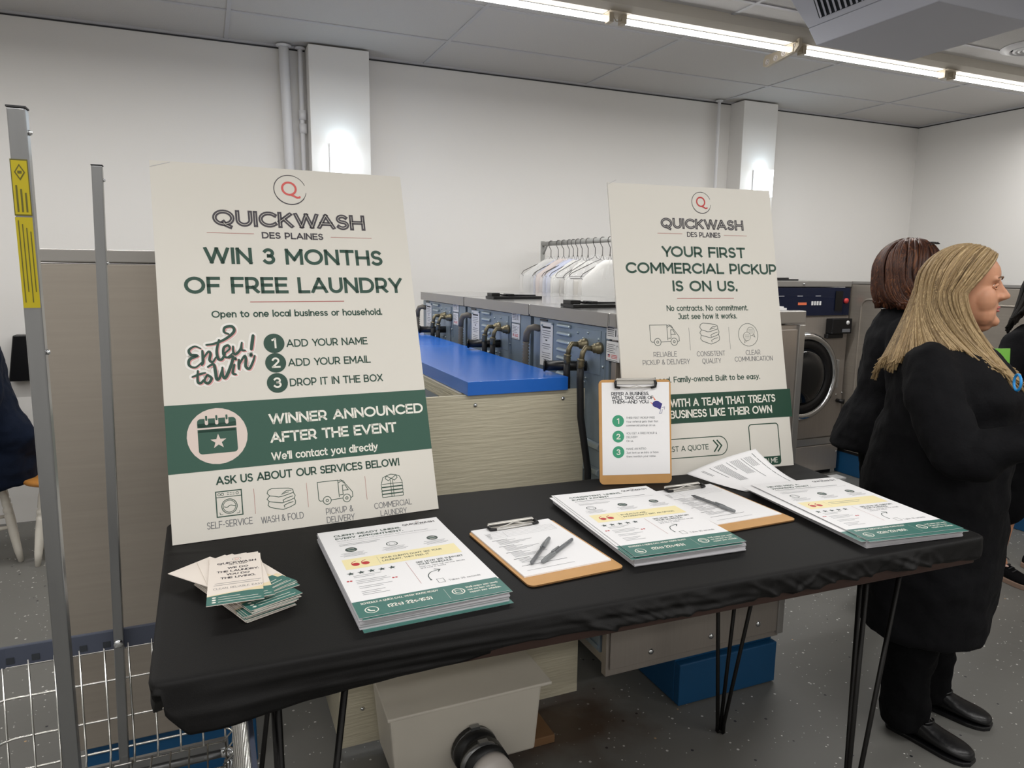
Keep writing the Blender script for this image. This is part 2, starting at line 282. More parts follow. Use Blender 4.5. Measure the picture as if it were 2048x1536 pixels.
# ------------------------------------------------------------------ lettering, drawn as strokes (cap height 1)
def arc(cx, cy, rx, ry, a0, a1, n=None):
    n = n or max(3, int(abs(a1-a0)/18)); return [(cx+rx*cos(R(a0+(a1-a0)*i/n)), cy+ry*sin(R(a0+(a1-a0)*i/n))) for i in range(n+1)]
GL = {
'A': (.9, [[(0,0),(.45,1),(.9,0)],[(.15,.3),(.75,.3)]]),
'B': (.68, [[(.36,.53),(0,.53),(0,1),(.36,1)]+arc(.37,.765,.24,.235,90,-90),[(.36,.53)]+arc(.39,.265,.28,.265,90,-90)+[(0,0),(0,.53)]]),
'C': (.86, [arc(.5,.5,.5,.5,45,315)]),
'D': (.84, [[(0,0),(0,1),(.36,1)]+arc(.36,.5,.48,.5,90,-90)+[(0,0)]]),
'E': (.6, [[(.6,1),(0,1),(0,0),(.62,0)],[(0,.51),(.54,.51)]]),
'F': (.58, [[(.6,1),(0,1),(0,0)],[(0,.47),(.54,.47)]]),
'G': (.9, [arc(.5,.5,.5,.5,45,318)+[(.88,.48)]]),
'H': (.76, [[(0,0),(0,1)],[(.76,0),(.76,1)],[(0,.5),(.76,.5)]]),
'I': (0, [[(0,0),(0,1)]]),
'J': (.46, [[(.06,1),(.44,1),(.44,.3)]+arc(.2,.27,.24,.27,0,-140)]),
'K': (.68, [[(0,0),(0,1)],[(.64,1),(0,.36)],[(.24,.58),(.7,0)]]),
'L': (.56, [[(0,1),(0,0),(.58,0)]]),
'M': (.92, [[(0,0),(0,1),(.46,.28),(.92,1),(.92,0)]]),
'N': (.76, [[(0,0),(0,1),(.76,0),(.76,1)]]),
'O': (1.02, [arc(.51,.5,.51,.5,0,360,24)]),
'P': (.64, [[(0,0),(0,1),(.34,1)]+arc(.36,.67,.28,.33,90,-90)+[(0,.34)]]),
'Q': (1.02, [arc(.51,.5,.51,.5,0,360,24),[(.5,.16),(.62,-.06),(.86,-.2)]]),
'R': (.66, [[(0,0),(0,1),(.34,1)]+arc(.36,.67,.28,.33,90,-90)+[(0,.34)],[(.36,.34),(.66,0)]]),
'S': (.6, [arc(.3,.755,.27,.245,35,270)+arc(.3,.255,.3,.255,90,-145)]),
'T': (.74, [[(0,1),(.74,1)],[(.37,1),(.37,0)]]),
'U': (.74, [[(0,1),(0,.4)]+arc(.37,.38,.37,.38,180,360)+[(.74,1)]]),
'V': (.88, [[(0,1),(.44,0),(.88,1)]]),
'W': (1.3, [[(0,1),(.33,0),(.65,1),(.97,0),(1.3,1)]]),
'X': (.76, [[(0,0),(.74,1)],[(0,1),(.76,0)]]),
'Y': (.78, [[(0,1),(.39,.38),(.78,1)],[(.39,.4),(.39,0)]]),
'Z': (.64, [[(.02,1),(.62,1),(0,0),(.64,0)]]),
'0': (.68, [arc(.34,.5,.34,.5,0,360,20)]),
'1': (.26, [[(0,.86),(.24,1),(.24,0)]]),
'2': (.56, [arc(.28,.72,.26,.28,160,-40)+[(0,0),(.6,0)]]),
'3': (.56, [arc(.27,.76,.25,.24,150,-90)+arc(.27,.27,.29,.27,90,-150)]),
'4': (.64, [[(.46,0),(.46,1),(0,.28),(.66,.28)]]),
'5': (.56, [[(.52,1),(.08,1),(.04,.58)]+arc(.27,.31,.29,.31,120,-145)]),
'6': (.6, [arc(.3,.31,.3,.31,0,360,18),arc(.5,.4,.5,.6,180,95)]),
'7': (.58, [[(0,.84),(0,1),(.58,1),(.2,0)]]),
'8': (.6, [arc(.3,.76,.25,.24,0,360,16),arc(.3,.27,.3,.27,0,360,16)]),
'9': (.6, [arc(.3,.69,.3,.31,0,360,18),arc(.1,.6,.5,.6,0,-85)]),
'.': (0, [[(0,-.02),(0,.07)]]), ',': (.02, [[(.02,.06),(-.03,-.16)]]), "'": (0, [[(0,1),(0,.74)]]), ':': (0, [[(0,0),(0,.08)],[(0,.5),(0,.58)]]),
'!': (0, [[(0,1),(0,.3)],[(0,.0),(0,.07)]]), '-': (.3, [[(0,.4),(.3,.4)]]), '_': (.9, [[(0,.4),(.9,.4)]]), '(': (.2, [arc(.5,.45,.45,.65,140,220)]), ')': (.2, [arc(-.25,.45,.45,.65,40,-40)]),
'&': (.74, [[(.74,0),(.2,.62)]+arc(.33,.8,.18,.2,220,-40)+[(.14,.46)]+arc(.3,.25,.29,.25,130,300)+[(.7,.42)]]),
'a': (.56, [arc(.28,.35,.28,.35,0,360,16),[(.58,.7),(.58,0)]]), 'b': (.58, [[(0,1.03),(0,0)],arc(.3,.35,.29,.35,0,360,16)]),
'c': (.5, [arc(.3,.35,.3,.35,45,315)]), 'd': (.58, [arc(.28,.35,.28,.35,0,360,16),[(.58,1.03),(.58,0)]]),
'e': (.6, [[(.02,.35),(.6,.35)]+arc(.3,.35,.3,.35,0,310)]), 'f': (.3, [arc(.3,.82,.2,.22,70,180)+[(.1,0)],[(-.04,.66),(.3,.66)]]),
'g': (.58, [arc(.28,.36,.28,.34,0,360,16),[(.58,.7),(.58,-.02)]+arc(.3,-.02,.28,.24,0,-140)]), 'h': (.5, [[(0,1.03),(0,0)],arc(.26,.43,.25,.27,180,0)+[(.51,0)]]),
'i': (0, [[(0,.7),(0,0)],[(0,.92),(0,1.02)]]), 'j': (.02, [[(.02,.7),(.02,-.08)]+arc(-.12,-.08,.14,.16,0,-90),[(.02,.92),(.02,1.02)]]),
'k': (.48, [[(0,1.03),(0,0)],[(.46,.7),(0,.24)],[(.16,.4),(.5,0)]]), 'l': (0, [[(0,1.03),(0,0)]]),
'm': (.86, [[(0,.7),(0,0)],arc(.22,.45,.21,.25,180,0)+[(.43,0)],arc(.65,.45,.21,.25,180,0)+[(.86,0)]]), 'n': (.5, [[(0,.7),(0,0)],arc(.26,.43,.25,.27,180,0)+[(.51,0)]]),
'o': (.6, [arc(.3,.35,.3,.35,0,360,16)]), 'p': (.58, [[(0,.7),(0,-.26)],arc(.3,.35,.29,.35,0,360,16)]), 'q': (.58, [arc(.28,.35,.28,.35,0,360,16),[(.58,.7),(.58,-.26)]]),
'r': (.28, [[(0,.7),(0,0)],arc(.26,.42,.25,.27,180,80)]), 's': (.42, [arc(.22,.525,.19,.175,35,270)+arc(.2,.175,.21,.175,90,-145)]),
't': (.32, [[(.1,.92),(.1,.2)]+arc(.27,.2,.17,.2,180,290),[(-.04,.66),(.32,.66)]]), 'u': (.5, [[(0,.7),(0,.28)]+arc(.25,.27,.25,.27,180,360),[(.5,.7),(.5,0)]]),
'v': (.54, [[(0,.7),(.27,0),(.54,.7)]]), 'w': (.86, [[(0,.7),(.21,0),(.43,.7),(.65,0),(.86,.7)]]), 'x': (.5, [[(0,0),(.5,.7)],[(0,.7),(.5,0)]]),
'y': (.54, [[(0,.7),(.28,0)],[(.54,.7),(.2,-.14),(.02,-.24)]]), 'z': (.46, [[(.02,.68),(.44,.68),(0,.02),(.46,.02)]]), ' ': (.26, []),
}
class Art:
    """flat print on a sheet: u right, v up, written into an MB at matrix T, layers .2 mm apart"""
    def __init__(s, mb, T, mats, lift=.0004, step=.00018): s.mb = mb; s.T = T; s.mats = mats; s.lift = lift; s.step = step; s.clamp = None
    def mi(s, k):
        if k not in s.mats: s.mats.append(k)
        return s.mats.index(k)
    def put(s, pts, fs, k, L):
        z = s.lift + L*s.step; s.mb.add([tuple(s.T @ Vector((x, y, z))) for x, y in pts], fs, s.mi(k))
    def poly(s, pts, k, L=0): s.put(pts, [tuple(range(len(pts)))], k, L)
    def rect(s, x0, y0, x1, y1, k, L=0): s.poly([(x0,y0),(x1,y0),(x1,y1),(x0,y1)], k, L)
    def rrect(s, x0, y0, x1, y1, r, k, L=0): s.poly(arc(x1-r,y1-r,r,r,0,90,5)+arc(x0+r,y1-r,r,r,90,180,5)+arc(x0+r,y0+r,r,r,180,270,5)+arc(x1-r,y0+r,r,r,270,360,5), k, L)
    def disc(s, x, y, r, k, L=0, ry=None, n=28): s.poly([(x+r*cos(2*pi*i/n), y+(ry or r)*sin(2*pi*i/n)) for i in range(n)], k, L)
    def line(s, pts, wd, k, L=0, round_=False):
        P = [pts[0]]
        for q in pts[1:]:
            if abs(q[0]-P[-1][0])+abs(q[1]-P[-1][1]) > 1e-6: P.append(q)
        n = len(P)
        if n < 2: return
        closed = n > 3 and abs(P[0][0]-P[-1][0])+abs(P[0][1]-P[-1][1]) < 1e-5
        if closed: P = P[:-1]; n -= 1
        ws = wd if isinstance(wd, (list, tuple)) else None
        a = []; b = []
        for i in range(n):
            hw = (ws[min(i, len(ws)-1)] if ws else wd)/2
            d = []
            if closed or i > 0: d.append(Vector(P[i])-Vector(P[i-1]))
            if closed or i < n-1: d.append(Vector(P[(i+1) % n])-Vector(P[i]))
            d = [q.normalized() for q in d]; nn = sum(((Vector((-q.y, q.x))) for q in d), Vector((0, 0)))
            nn = nn.normalized() if nn.length > 1e-6 else Vector((-d[0].y, d[0].x))
            c = max(.42, nn.dot(Vector((-d[0].y, d[0].x)))); o = nn*(hw/c)
            a.append((P[i][0]+o.x, P[i][1]+o.y)); b.append((P[i][0]-o.x, P[i][1]-o.y))
        if s.clamp: a = [(x, min(max(y, s.clamp[0]), s.clamp[1])) for x, y in a]; b = [(x, min(max(y, s.clamp[0]), s.clamp[1])) for x, y in b]
        fs = [(i, n+i, n+(i+1) % n, (i+1) % n) for i in range(n if closed else n-1)]
        s.put(a+b, fs, k, L)
        if round_:
            s.disc(P[0][0], P[0][1], (ws[0] if ws else wd)/2, k, L+.3, n=10); s.disc(P[-1][0], P[-1][1], (ws[-1] if ws else wd)/2, k, L+.3, n=10)
    def circle(s, x, y, r, wd, k, L=0, a0=0, a1=360, ry=None): s.line(arc(x, y, r, ry or r, a0, a1, 28), wd, k, L)
    def text(s, t, x, y, h, k, w=.13, L=1, width=None, align='l', gap=.26, dx=0, squeeze=1.0, inline=None):
        ws = []; tot = 0
        for i_, c in enumerate(t):
            g = GL.get(c, GL[' ']); kern = .17 if t[i_:i_+2] in ('WA', 'AW', 'AV', 'VA', 'TA', 'AT', 'LT', 'LY', 'AY', 'YO', 'LA_') else 0
            adv = g[0]*squeeze + gap - kern; ws.append(tot); tot += adv
        tot -= gap; sx = h
        if width: sx = width/max(tot, 1e-6)
        x0 = x if align == 'l' else (x-tot*sx/2 if align == 'c' else x-tot*sx)
        ext = w*h/2
        for c, o in zip(t, ws):
            lo = y-h*.4 if c in 'gjpqyQ,' else y; hi = y+h*(1.03 if c in 'bdfhkl' else 1)
            for st in GL.get(c, GL[' '])[1]:
                pts = [(x0+(o+px*squeeze)*sx, y+h*(w/2+py*(1-w))) for px, py in st]
                loop_ = len(pts) > 4 and abs(pts[0][0]-pts[-1][0])+abs(pts[0][1]-pts[-1][1]) < 1e-5 and len(st) > 12
                if loop_: s.line(pts, w*h, k, L)
                else:
                    segs = [[pts[0]]]
                    for i in range(1, len(pts)):
                        segs[-1].append(pts[i])
                        if i < len(pts)-1:
                            d1 = Vector(pts[i])-Vector(pts[i-1]); d2 = Vector(pts[i+1])-Vector(pts[i])
                            if d1.length > 1e-7 and d2.length > 1e-7 and d1.angle(d2) > R(40): segs.append([pts[i]])
                    for g in segs:
                        if len(g) < 2: continue
                        a_, b_ = Vector(g[0]), Vector(g[1]); e_, f_ = Vector(g[-1]), Vector(g[-2])
                        q0 = a_+(a_-b_).normalized()*ext; q1 = e_+(e_-f_).normalized()*ext
                        g = [tuple(q0)]+[tuple(v) for v in g[(1 if len(g) > 2 and False else 0):]]+[tuple(q1)]
                        s.clamp = (lo, hi); s.line(g, w*h, k, L); s.clamp = None
                if inline: s.line(pts, w*h*.11, inline, L+2)
        return tot*sx
# ================================================================== ROOM
XL, XR, YF, YB, ZC = -3.6, 6.11, -3.2, 4.84, 2.845
b = MB(); b.box(XL-.1, XR+.1, YF-.1, YB+.1, -.1, 0); struct(b.build('floor', 'floor'))
b = MB(); b.box(XL-.1, XR+.1, YF-.1, YB+.1, ZC, ZC+.1); struct(b.build('ceiling', 'tile'))
b = MB(); b.box(XL-.1, XR+.1, YB, YB+.1, 0, ZC); struct(b.build('wall_back', 'wall'))
b = MB(); b.box(XR, XR+.1, YF, YB, 0, ZC); struct(b.build('wall_right', 'wall'))
b = MB(); b.box(XL-.1, XL, YF, YB, 0, ZC); struct(b.build('wall_left', 'wall'))
b = MB(); b.box(XL-.1, XR+.1, YF-.1, YF, 0, ZC); struct(b.build('wall_front', 'wall'))
# ceiling grid: bars with a thin shadow gap on either side
b = MB()
gx = [.19+1.22*k for k in range(-3, 5)]; gy = [4.31-.62*k for k in range(0, 13)]
for x in gx: b.box(x-.011, x+.011, YF, YB, ZC-.006, ZC+.002, 0)
for y in gy: b.box(XL, XR, y-.011, y+.011, ZC-.0055, ZC+.002, 0)
b.box(XL, XR, YB-.022, YB, ZC-.012, ZC, 0); b.box(XR-.022, XR, YF, YB, ZC-.012, ZC, 0)
b.box(XL, XR, YB-.004, YB, ZC-.02, ZC-.012, 1); b.box(XR-.004, XR, YF, YB, ZC-.02, ZC-.012, 1)
struct(b.build('trim_1', ['trim', 'gap']))
# wall pilasters
for i, (x0, x1) in enumerate(((.645, 1.012), (3.955, 4.295))):
    b = MB(); b.box(x0, x1, 4.68, YB, 0, ZC-.012)
    struct(b.build('trim_%d' % (i+2), 'wall', bevel=.003))
# pipes on the back wall
def wall_pipe(x0, x1, r, label, y=4.79, couple=None):
    t = empty('wall_pipe', label, 'pipe', (x1, y, 0))
    b = MB(); b.tube([(x0-x1, 0, ZC-.004), (x0-x1, 0, ZC-.1), (0, 0, .02)], r, 14); b.build('pipe_run', 'pipe', t)
    b = MB(); b.lathe([(r+.004, ZC-.02), (r+.016, ZC-.016), (r+.016, ZC-.008)], 18, o=(x0-x1, 0, 0)); b.build('ceiling_collar', 'pipe', t)
    if couple:
        for z in couple:
            b = MB(); b.lathe([(r+.001, z-.03), (r+.008, z-.028), (r+.008, z+.028), (r+.001, z+.03)], 16); b.build('coupling', 'pipe', t)
    return t
wall_pipe(.515, .565, .03, 'thick white painted pipe running up the wall left of the nearer pilaster')
wall_pipe(.612, .615, .015, 'slim white conduit with couplings tight beside the nearer pilaster', 4.80, (2.44, 2.36))
wall_pipe(3.80, 3.80, .013, 'slim white conduit running up beside the farther pilaster')
# up-light sconces on the pilasters
def sconce(x, label, z0=2.02):
    t = empty('wall_sconce', label, 'wall light', (x, 4.68, z0), group=None)
    b = MB(); b.box(-.07, .07, -.012, 0, 0, .21); b.build('back_plate', 'pipe', t, bevel=.002)
    b = MB()
    b.box(-.066, .066, -.085, -.07, 0, .21); b.box(-.066, -.056, -.07, -.012, 0, .21); b.box(.056, .066, -.07, -.012, 0, .21)
    g = b.build('glass_shade', 'sconce', t)
    l = bpy.data.lights.new('sconce_light', 'POINT'); l.energy = .7; l.color = (.6, .82, 1); l.shadow_soft_size = .03
    o = bpy.data.objects.new('sconce_light', l); COL.objects.link(o); o.location = (x, 4.68-.12, z0+.17)
sconce(.823, 'bright cool-white square wall light on the nearer pilaster', 2.05)
sconce(4.148, 'bright cool-white square wall light on the farther pilaster', 2.10)

# fluorescent strip
t = empty('strip_light', 'long ceiling fluorescent strip fixture of lit bare tubes above the back aisle', 'ceiling light', (2.6, 3.30, ZC))
b = MB(); ox = -2.6
x0, x1 = -.42, 6.10
b.prism([(-.055, 0), (.055, 0), (.055, -.05), (.03, -.078), (-.03, -.078), (-.055, -.05)], 0, 1)
b.v = [(x0+ox+(x1-x0)*z, x, y) for x, y, z in b.v]; b.build('housing', 'fixture', t)
joints = (.78, 1.955, 3.135, 4.375, 5.575)
edges = [-.42]+list(joints)+[6.09]
for i in range(len(edges)-1):
    b = MB(); b.cyl((edges[i]+.035+ox, 0, -.108), (edges[i+1]-.035+ox, 0, -.108), .0135, 14); b.build('tube', 'tube', t)
for j in joints:
    b = MB(); b.box(j-.05+ox, j-.025+ox, -.022, .022, -.125, -.075); b.box(j+.025+ox, j+.05+ox, -.022, .022, -.125, -.075); b.box(j-.06+ox, j+.06+ox, -.05, .05, -.083, -.079)
    b.tube([(j-.03+ox, -.01, -.085), (j-.01+ox, -.02, -.12), (j+.02+ox, -.015, -.115), (j+.03+ox, -.01, -.085)], .003, 6)
    b.build('socket', 'fix_plate', t, bevel=.001)
b = MB(); j = 3.09+ox
b.prism([(-.06, -.06), (.10, -.088), (.20, -.088), (.215, -.11), (.215, -.145), (.19, -.155), (-.03, -.125), (-.06, -.1)], 0, .022, 0)
b.v = [(j+z, x, y) for x, y, z in b.v]
for q, (yy, zz) in enumerate(((-.015, -.09), (.055, -.113), (.115, -.122), (.18, -.128))):
    b.T = Matrix.Translation((j, yy, zz)) @ Matrix.Rotation(R(-90), 4, 'Y')
    b.lathe([(.017, 0), (.017, .002), (.013, .0021), (.013, .001)], 18, 1); b.lathe([(.005, .001), (.005, .003)], 10, 1)
b.T = Matrix.Identity(4); b.build('end_bracket', ['fix_plate', 'pvc'], t)

# ceiling duct box with grille
t = empty('ceiling_duct', 'grey-white ceiling air duct drop box with dark slotted grille', 'air vent', (2.98, 2.395, ZC))
zb = 2.55-ZC; hx_, hy_ = .30, .305
lo = [(-hx_, -hy_), (hx_, -hy_), (hx_, hy_), (-hx_, hy_)]
zm = zb+.075; ex = .035; zt = 0; EX = .165
b = MB()
def ringp(e, z): return [(-hx_-e, -hy_-e*.6, z), (hx_+e, -hy_-e*.6, z), (hx_+e, hy_+e*.6, z), (-hx_-e, hy_+e*.6, z)]
b.hexa(ringp(0, zb), ringp(ex, zm)); b.hexa(ringp(ex, zm+.001), ringp(EX, zt))
b.build('duct_body', 'duct', t, bevel=.003)
def side(u, v):       # point on the sloping grille face (-x side)
    z = zm+.02+(zt-zm-.045)*v; e = ex+(EX-ex)*((z-zm)/(zt-zm)); return Vector((-hx_-e-.002, (-hy_+.02)+(2*hy_-.075)*u, z))
b = MB(); b.add([side(0,0), side(1,0), side(1,1), side(0,1)], [(0,1,2,3)], 0); b.build('grille_opening', 'slot', t)
b = MB()
for k in range(19):
    u = (k+.5)/19; a, c = side(u, 0), side(u, 1)
    b.add([a+Vector((-.012, -.008, 0)), a+Vector((.0, .008, 0)), c+Vector((.0, .008, 0)), c+Vector((-.012, -.008, 0)), a+Vector((-.010, -.011, 0)), a+Vector((.002, .005, 0)), c+Vector((.002, .005, 0)), c+Vector((-.010, -.011, 0))], [(0,1,2,3),(7,6,5,4),(0,4,5,1),(3,2,6,7),(0,3,7,4),(1,5,6,2)])
b.build('grille_slats', 'duct', t)
# round ceiling vent
t = empty('round_vent', 'white round ceiling vent with dark rings at the right', 'air vent', (4.60, 2.93, ZC))
b = MB(); b.lathe([(.17, -.001), (.17, -.006), (.125, -.022), (.12, -.02), (.12, -.001)], 40); b.build('outer_ring', 'pipe', t)
b = MB(); b.lathe([(.12, -.004), (.119, -.0045)], 40); b.build('dark_throat', 'slot', t)
for r in (.10, .075, .05):
    b = MB(); b.lathe([(r, -.006), (r+.004, -.02), (r-.008, -.024), (r-.01, -.01)], 36); b.build('inner_ring', 'pipe', t)
# faint seam and scuffs on the left of the back wall are in the paint

# ================================================================== MACHINES
def wash(y0, y1, label, first=False):
    """commercial washer seen from its service side (facing -x); origin at its floor corner"""
    L = y1-y0; g = .004
    t = empty('washing_machine', label, 'washing machine', (1.15, y0, 0), group='washers in the middle row')
    b = MB(); b.box(.02, .70, g, L-g, .19, 1.33); b.build('body', 'steel', t, bevel=.003)
    b = MB(); b.box(.0, .019, .012, L-.012, .24, 1.325)
    b.box(-.004, .0, .02, L-.02, .25, .262); b.box(-.003, .0, .30, .302, .3, 1.0)
    b.box(-.003, 0, y2l(L, 1.94), y2l(L, 1.94)+.001, 1.16, 1.31)
    b.box(-.0025, 0, y2l(L, 2.13)-.16, y2l(L, 2.13), 1.17, 1.312)     # inspection plate
    b.build('back_panel', 'galv', t, bevel=.001)
    b = MB(); b.box(-.012, .725, g*.5, L-g*.5, 1.332, 1.372); b.build('top_lid', ['steel_top'], t, bevel=.003)
    b = MB(); b.box(-.0135, -.0122, g, L-g, 1.329, 1.372); b.build('top_edge', 'steel_edge', t)
    # detergent hatch
    h = MB(); y = y2l(L, 2.27)
    h.box(.03, .27, y-.05, y+.05, 1.3725, 1.384); h.box(.03, .07, y-.03, y+.03, 1.384, 1.398); h.box(.11, .14, y-.03, y+.03, 1.384, 1.394)
    h.tube([(.05, y, 1.395), (.1, y, 1.388), (.26, y, 1.386)], .004, 6)
    if y0 < 3: h.build('detergent_hatch', 'black', t, bevel=.003)
    # notches
    b = MB(); b.box(-.0035, .0, y2l(L, 2.36), y2l(L, 2.42), 1.316, 1.322); b.build('vent_notch', 'black', t)
    for (yy, zz) in ((2.40, 1.30), (2.315, 1.31), (2.12, 1.295), (2.05, 1.30), (2.08, 1.28), (1.98, 1.285), (2.1, 1.15), (2.06, 1.15), (2.07, 1.135), (1.95, 1.2)):
        b = MB(); b.ball((-.003, y2l(L, yy), zz), .005, 0, 8); b.build('screw', 'galv_l', t)
    # louvers
    for k in range(7):
        z = 1.318-k*.0285; b = MB(); ya, yb = y2l(L, 2.27), y2l(L, 2.175)
        if ya > yb: ya, yb = yb, ya
        b.prism([(0, z), (-.009, z-.004), (-.011, z-.012), (0, z-.017)], ya, yb)
        b.v = [(x, zz, y) for x, y, zz in b.v]; b.build('louver', 'galv_l', t, bevel=.003)
    # long instruction label
    T = frame((-.0012, y2l(L, 2.418), 1.15), (0, -1, 0), (0, 0, 1)); b = MB(); mats = ['label']; a = Art(b, T, mats)
    a.rect(0, 0, .105, .162, 'label', 0); a.rect(.018, .140, .087, .147, 'ink', 1)
    for k in range(15):
        z = .130-k*.0082
        if k in (4, 5, 9): continue
        ww = (.07, .06, .075, .05, .04)[k % 5]; a.rect(.0525-ww/2, z, .0525+ww/2, z+.0022, 'grey_t' if k % 3 else 'ink', 1)
    a.rect(.045, .094, .06, .099, 'ink', 1); b.build('instruction_label', mats, t)
    # rating labels
    b = MB(); mats = ['label']; a = Art(b, frame((-.0014, y2l(L, 1.935), 1.223), (0, -1, 0), (0, 0, 1)), mats)
    a.rect(0, 0, .083, .065, 'ink', 0); a.rect(.002, .002, .081, .063, 'label', 1)
    for k in range(5): a.rect(.008, .052-k*.006, .045 if k % 2 else .055, .054-k*.006, 'grey_t', 2)
    a.line(arc(.066, .046, .006, .006, 0, 180)+[(.06, .036)], .0012, 'ink', 2)
    a.rect(.012, .012, .026, .022, 'red', 2); a.rect(.012, .017, .019, .022, 'flagblue', 3)
    for k in range(2): a.rect(.012, .0125+k*.0036, .026, .014+k*.0036, 'label', 3)
    for k in range(3): a.rect(.032, .020-k*.0045, .068, .022-k*.0045, 'red', 2)
    a.rect(.006, .004, .07, .006, 'grey_t', 2)
    a.T = frame((-.0014, y2l(L, 1.935), 1.292), (0, -1, 0), (0, 0, 1)); a.rect(0, 0, .086, .042, 'label', 0)
    for k in range(5): a.rect(.006, .034-k*.006, .045, .0365-k*.006, 'ink' if k < 2 else 'grey_t', 1)
    a.rect(.052, .01, .058, .03, 'ink', 1); a.line([(.066, .01), (.070, .03), (.074, .01)], .002, 'grey_t', 1)
    b.build('rating_label', mats, t)
    # water inlets with hoses
    for (yy, zz) in ((2.065, 1.262), (1.972, 1.258)):
        y = y2l(L, yy); b = MB()
        b.tube([(0, y, zz), (-.012, y, zz), (-.013, y, zz), (-.024, y, zz), (-.025, y, zz), (-.034, y, zz)], [.019, .019, .015, .016, .011, .0095], 12)
        b.tube([(-.03, y, zz), (-.055, y, zz+.002), (-.064, y, zz-.012), (-.069, y, zz-.035)], .0085, 10)
        b.tube([(-.069, y, zz-.032), (-.070, y, zz-.038), (-.070, y, zz-.040), (-.071, y, zz-.046), (-.071, y, zz-.048), (-.071, y, zz-.054), (-.071, y, zz-.056), (-.072, y, zz-.062)], [.0125, .0125, .0105, .0125, .0105, .0125, .0105, .012], 10)
        b.build('inlet_elbow', 'brass', t)
        b = MB(); b.tube([(-.071, y, zz-.058), (-.071, y, zz-.10), (-.066, y, zz-.22), (-.034, y, zz-.40), (-.03, y, zz-.7), (-.03, y, .32), (-.016, y, .28)], .0115, 10); b.build('water_hose', 'rubber', t)
    # drain stub and corrugated hose
    b = MB(); y = y2l(L, 2.06); b.tube([(-.0, y, 1.19), (-.12, y+.07, 1.187)], .017, 14); b.cyl((-.118, y+.069, 1.187), (-.123, y+.072, 1.187), .020, 14); b.build('drain_stub', 'black', t)
    if not first or True:
        b = MB(); y = y2l(L, 2.462)
        b.tube([(0, y-.03, 1.285), (-.02, y-.03, 1.29), (-.035, y-.02, 1.285), (-.04, y-.005, 1.265), (-.04, y, 1.235)], .013, 12)
        pts = []; rr = []
        for k in range(52):
            pts.append((-.04, y+.001*k*.3, 1.235-k*.006)); rr.append(.0142 if k % 2 else .0092)
        b.tube(pts, rr, 12); b.build('corrugated_hose', 'hose', t)
    # lower louver rows and frame
    for k in range(5):
        b = MB(); z = .95-k*.085; b.prism([(0, z), (-.012, z-.006), (-.014, z-.02), (0, z-.03)], L*.08, L*.55); b.v = [(x, zz, y) for x, y, zz in b.v]; b.build('lower_louver', 'galv_l', t, bevel=.003)
    # front side: door, panel
    b = MB(); b.box(.70, .716, .01, L-.01, .22, 1.325); b.build('front_panel', 'steel_v', t, bevel=.002)
    b = MB(); b.T = Matrix.Translation((.716, L/2, .78)) @ Matrix.Rotation(R(90), 4, 'Y'); b.lathe([(.235, 0), (.235, .03), (.20, .05), (.19, .04), (.19, .0)], 36); d = b.build('door_ring', 'chrome', t)
    b = MB(); b.T = Matrix.Translation((.716, L/2, .78)) @ Matrix.Rotation(R(90), 4, 'Y'); b.lathe([(.19, .02), (.15, .06), (.05, .075)], 30); b.build('door_glass', 'glass', d)
    b = MB(); b.box(.716, .72, .03, L-.03, 1.12, 1.30); b.build('control_panel', 'navy_panel', t)
    return t
OFF = 0
def y2l(L, y): return y-OFF
ws = []
wl = ['stainless washer with its louvred blue-grey back, nearest in the middle row', 'stainless washer, second from the table in the middle row', 'stainless washer at the far end of the middle row, behind the poster edge']
OFF = 1.907; wash(1.907, 2.492, wl[0])
OFF = 1.741; wash(2.498, 3.249, wl[1])
OFF = 1.741; wash(3.255, 4.005, wl[2])
# end panel and bases of the middle row
t = empty('steel_end_cabinet', 'stainless end panel closing the near end of the washer row behind the table', 'cabinet', (1.15, 1.893, 0))
b = MB(); b.box(.0, .735, -.016, .012, .175, 1.325); b.box(.012, .718, -.024, -.02, .2, 1.31); b.build('panel', 'steel_v', t, bevel=.002)
b = MB(); b.box(-.012, .748, -.026, .012, 1.33, 1.373); b.build('cap_band', 'steel_edge', t, bevel=.003)
b = MB(); b.box(.718, .745, -.03, .012, .19, 1.325); b.build('corner_trim', 'steel_edge', t, bevel=.002)
b = MB(); b.box(.715, .748, -.032, -.028, .80, .806); b.build('trim_joint', 'gap', t)
for x, z in ((.17, .235), (.42, .24), (.63, .245)):
    b = MB(); b.T = Matrix.Translation((x, -.024, z)) @ Matrix.Rotation(R(90), 4, 'X'); b.lathe([(.011, 0), (.010, .004), (.004, .007)], 12); b.build('bolt', 'chrome', t)
b = MB(); b.box(.29, .72, 0, .03, .005, .160); b.box(.29, .72, .03, 2.2, .005, .186) ; o = b.build('machine_plinth', 'blue_base', None, bevel=.004); o.location = (1.15, 1.862, 0)
tag(o, 'blue painted low plinth under the middle washer row', 'plinth')
# papers on the end cabinet
b = MB(); b.box(0, .26, 0, .20, 0, .008); b.box(.004, .25, .004, .19, .008, .013); o = b.build('paper_pile', 'paper'); o.location = (1.58, 1.90, 1.3735)
tag(o, 'small pile of white papers on top of the nearest washer', 'papers')

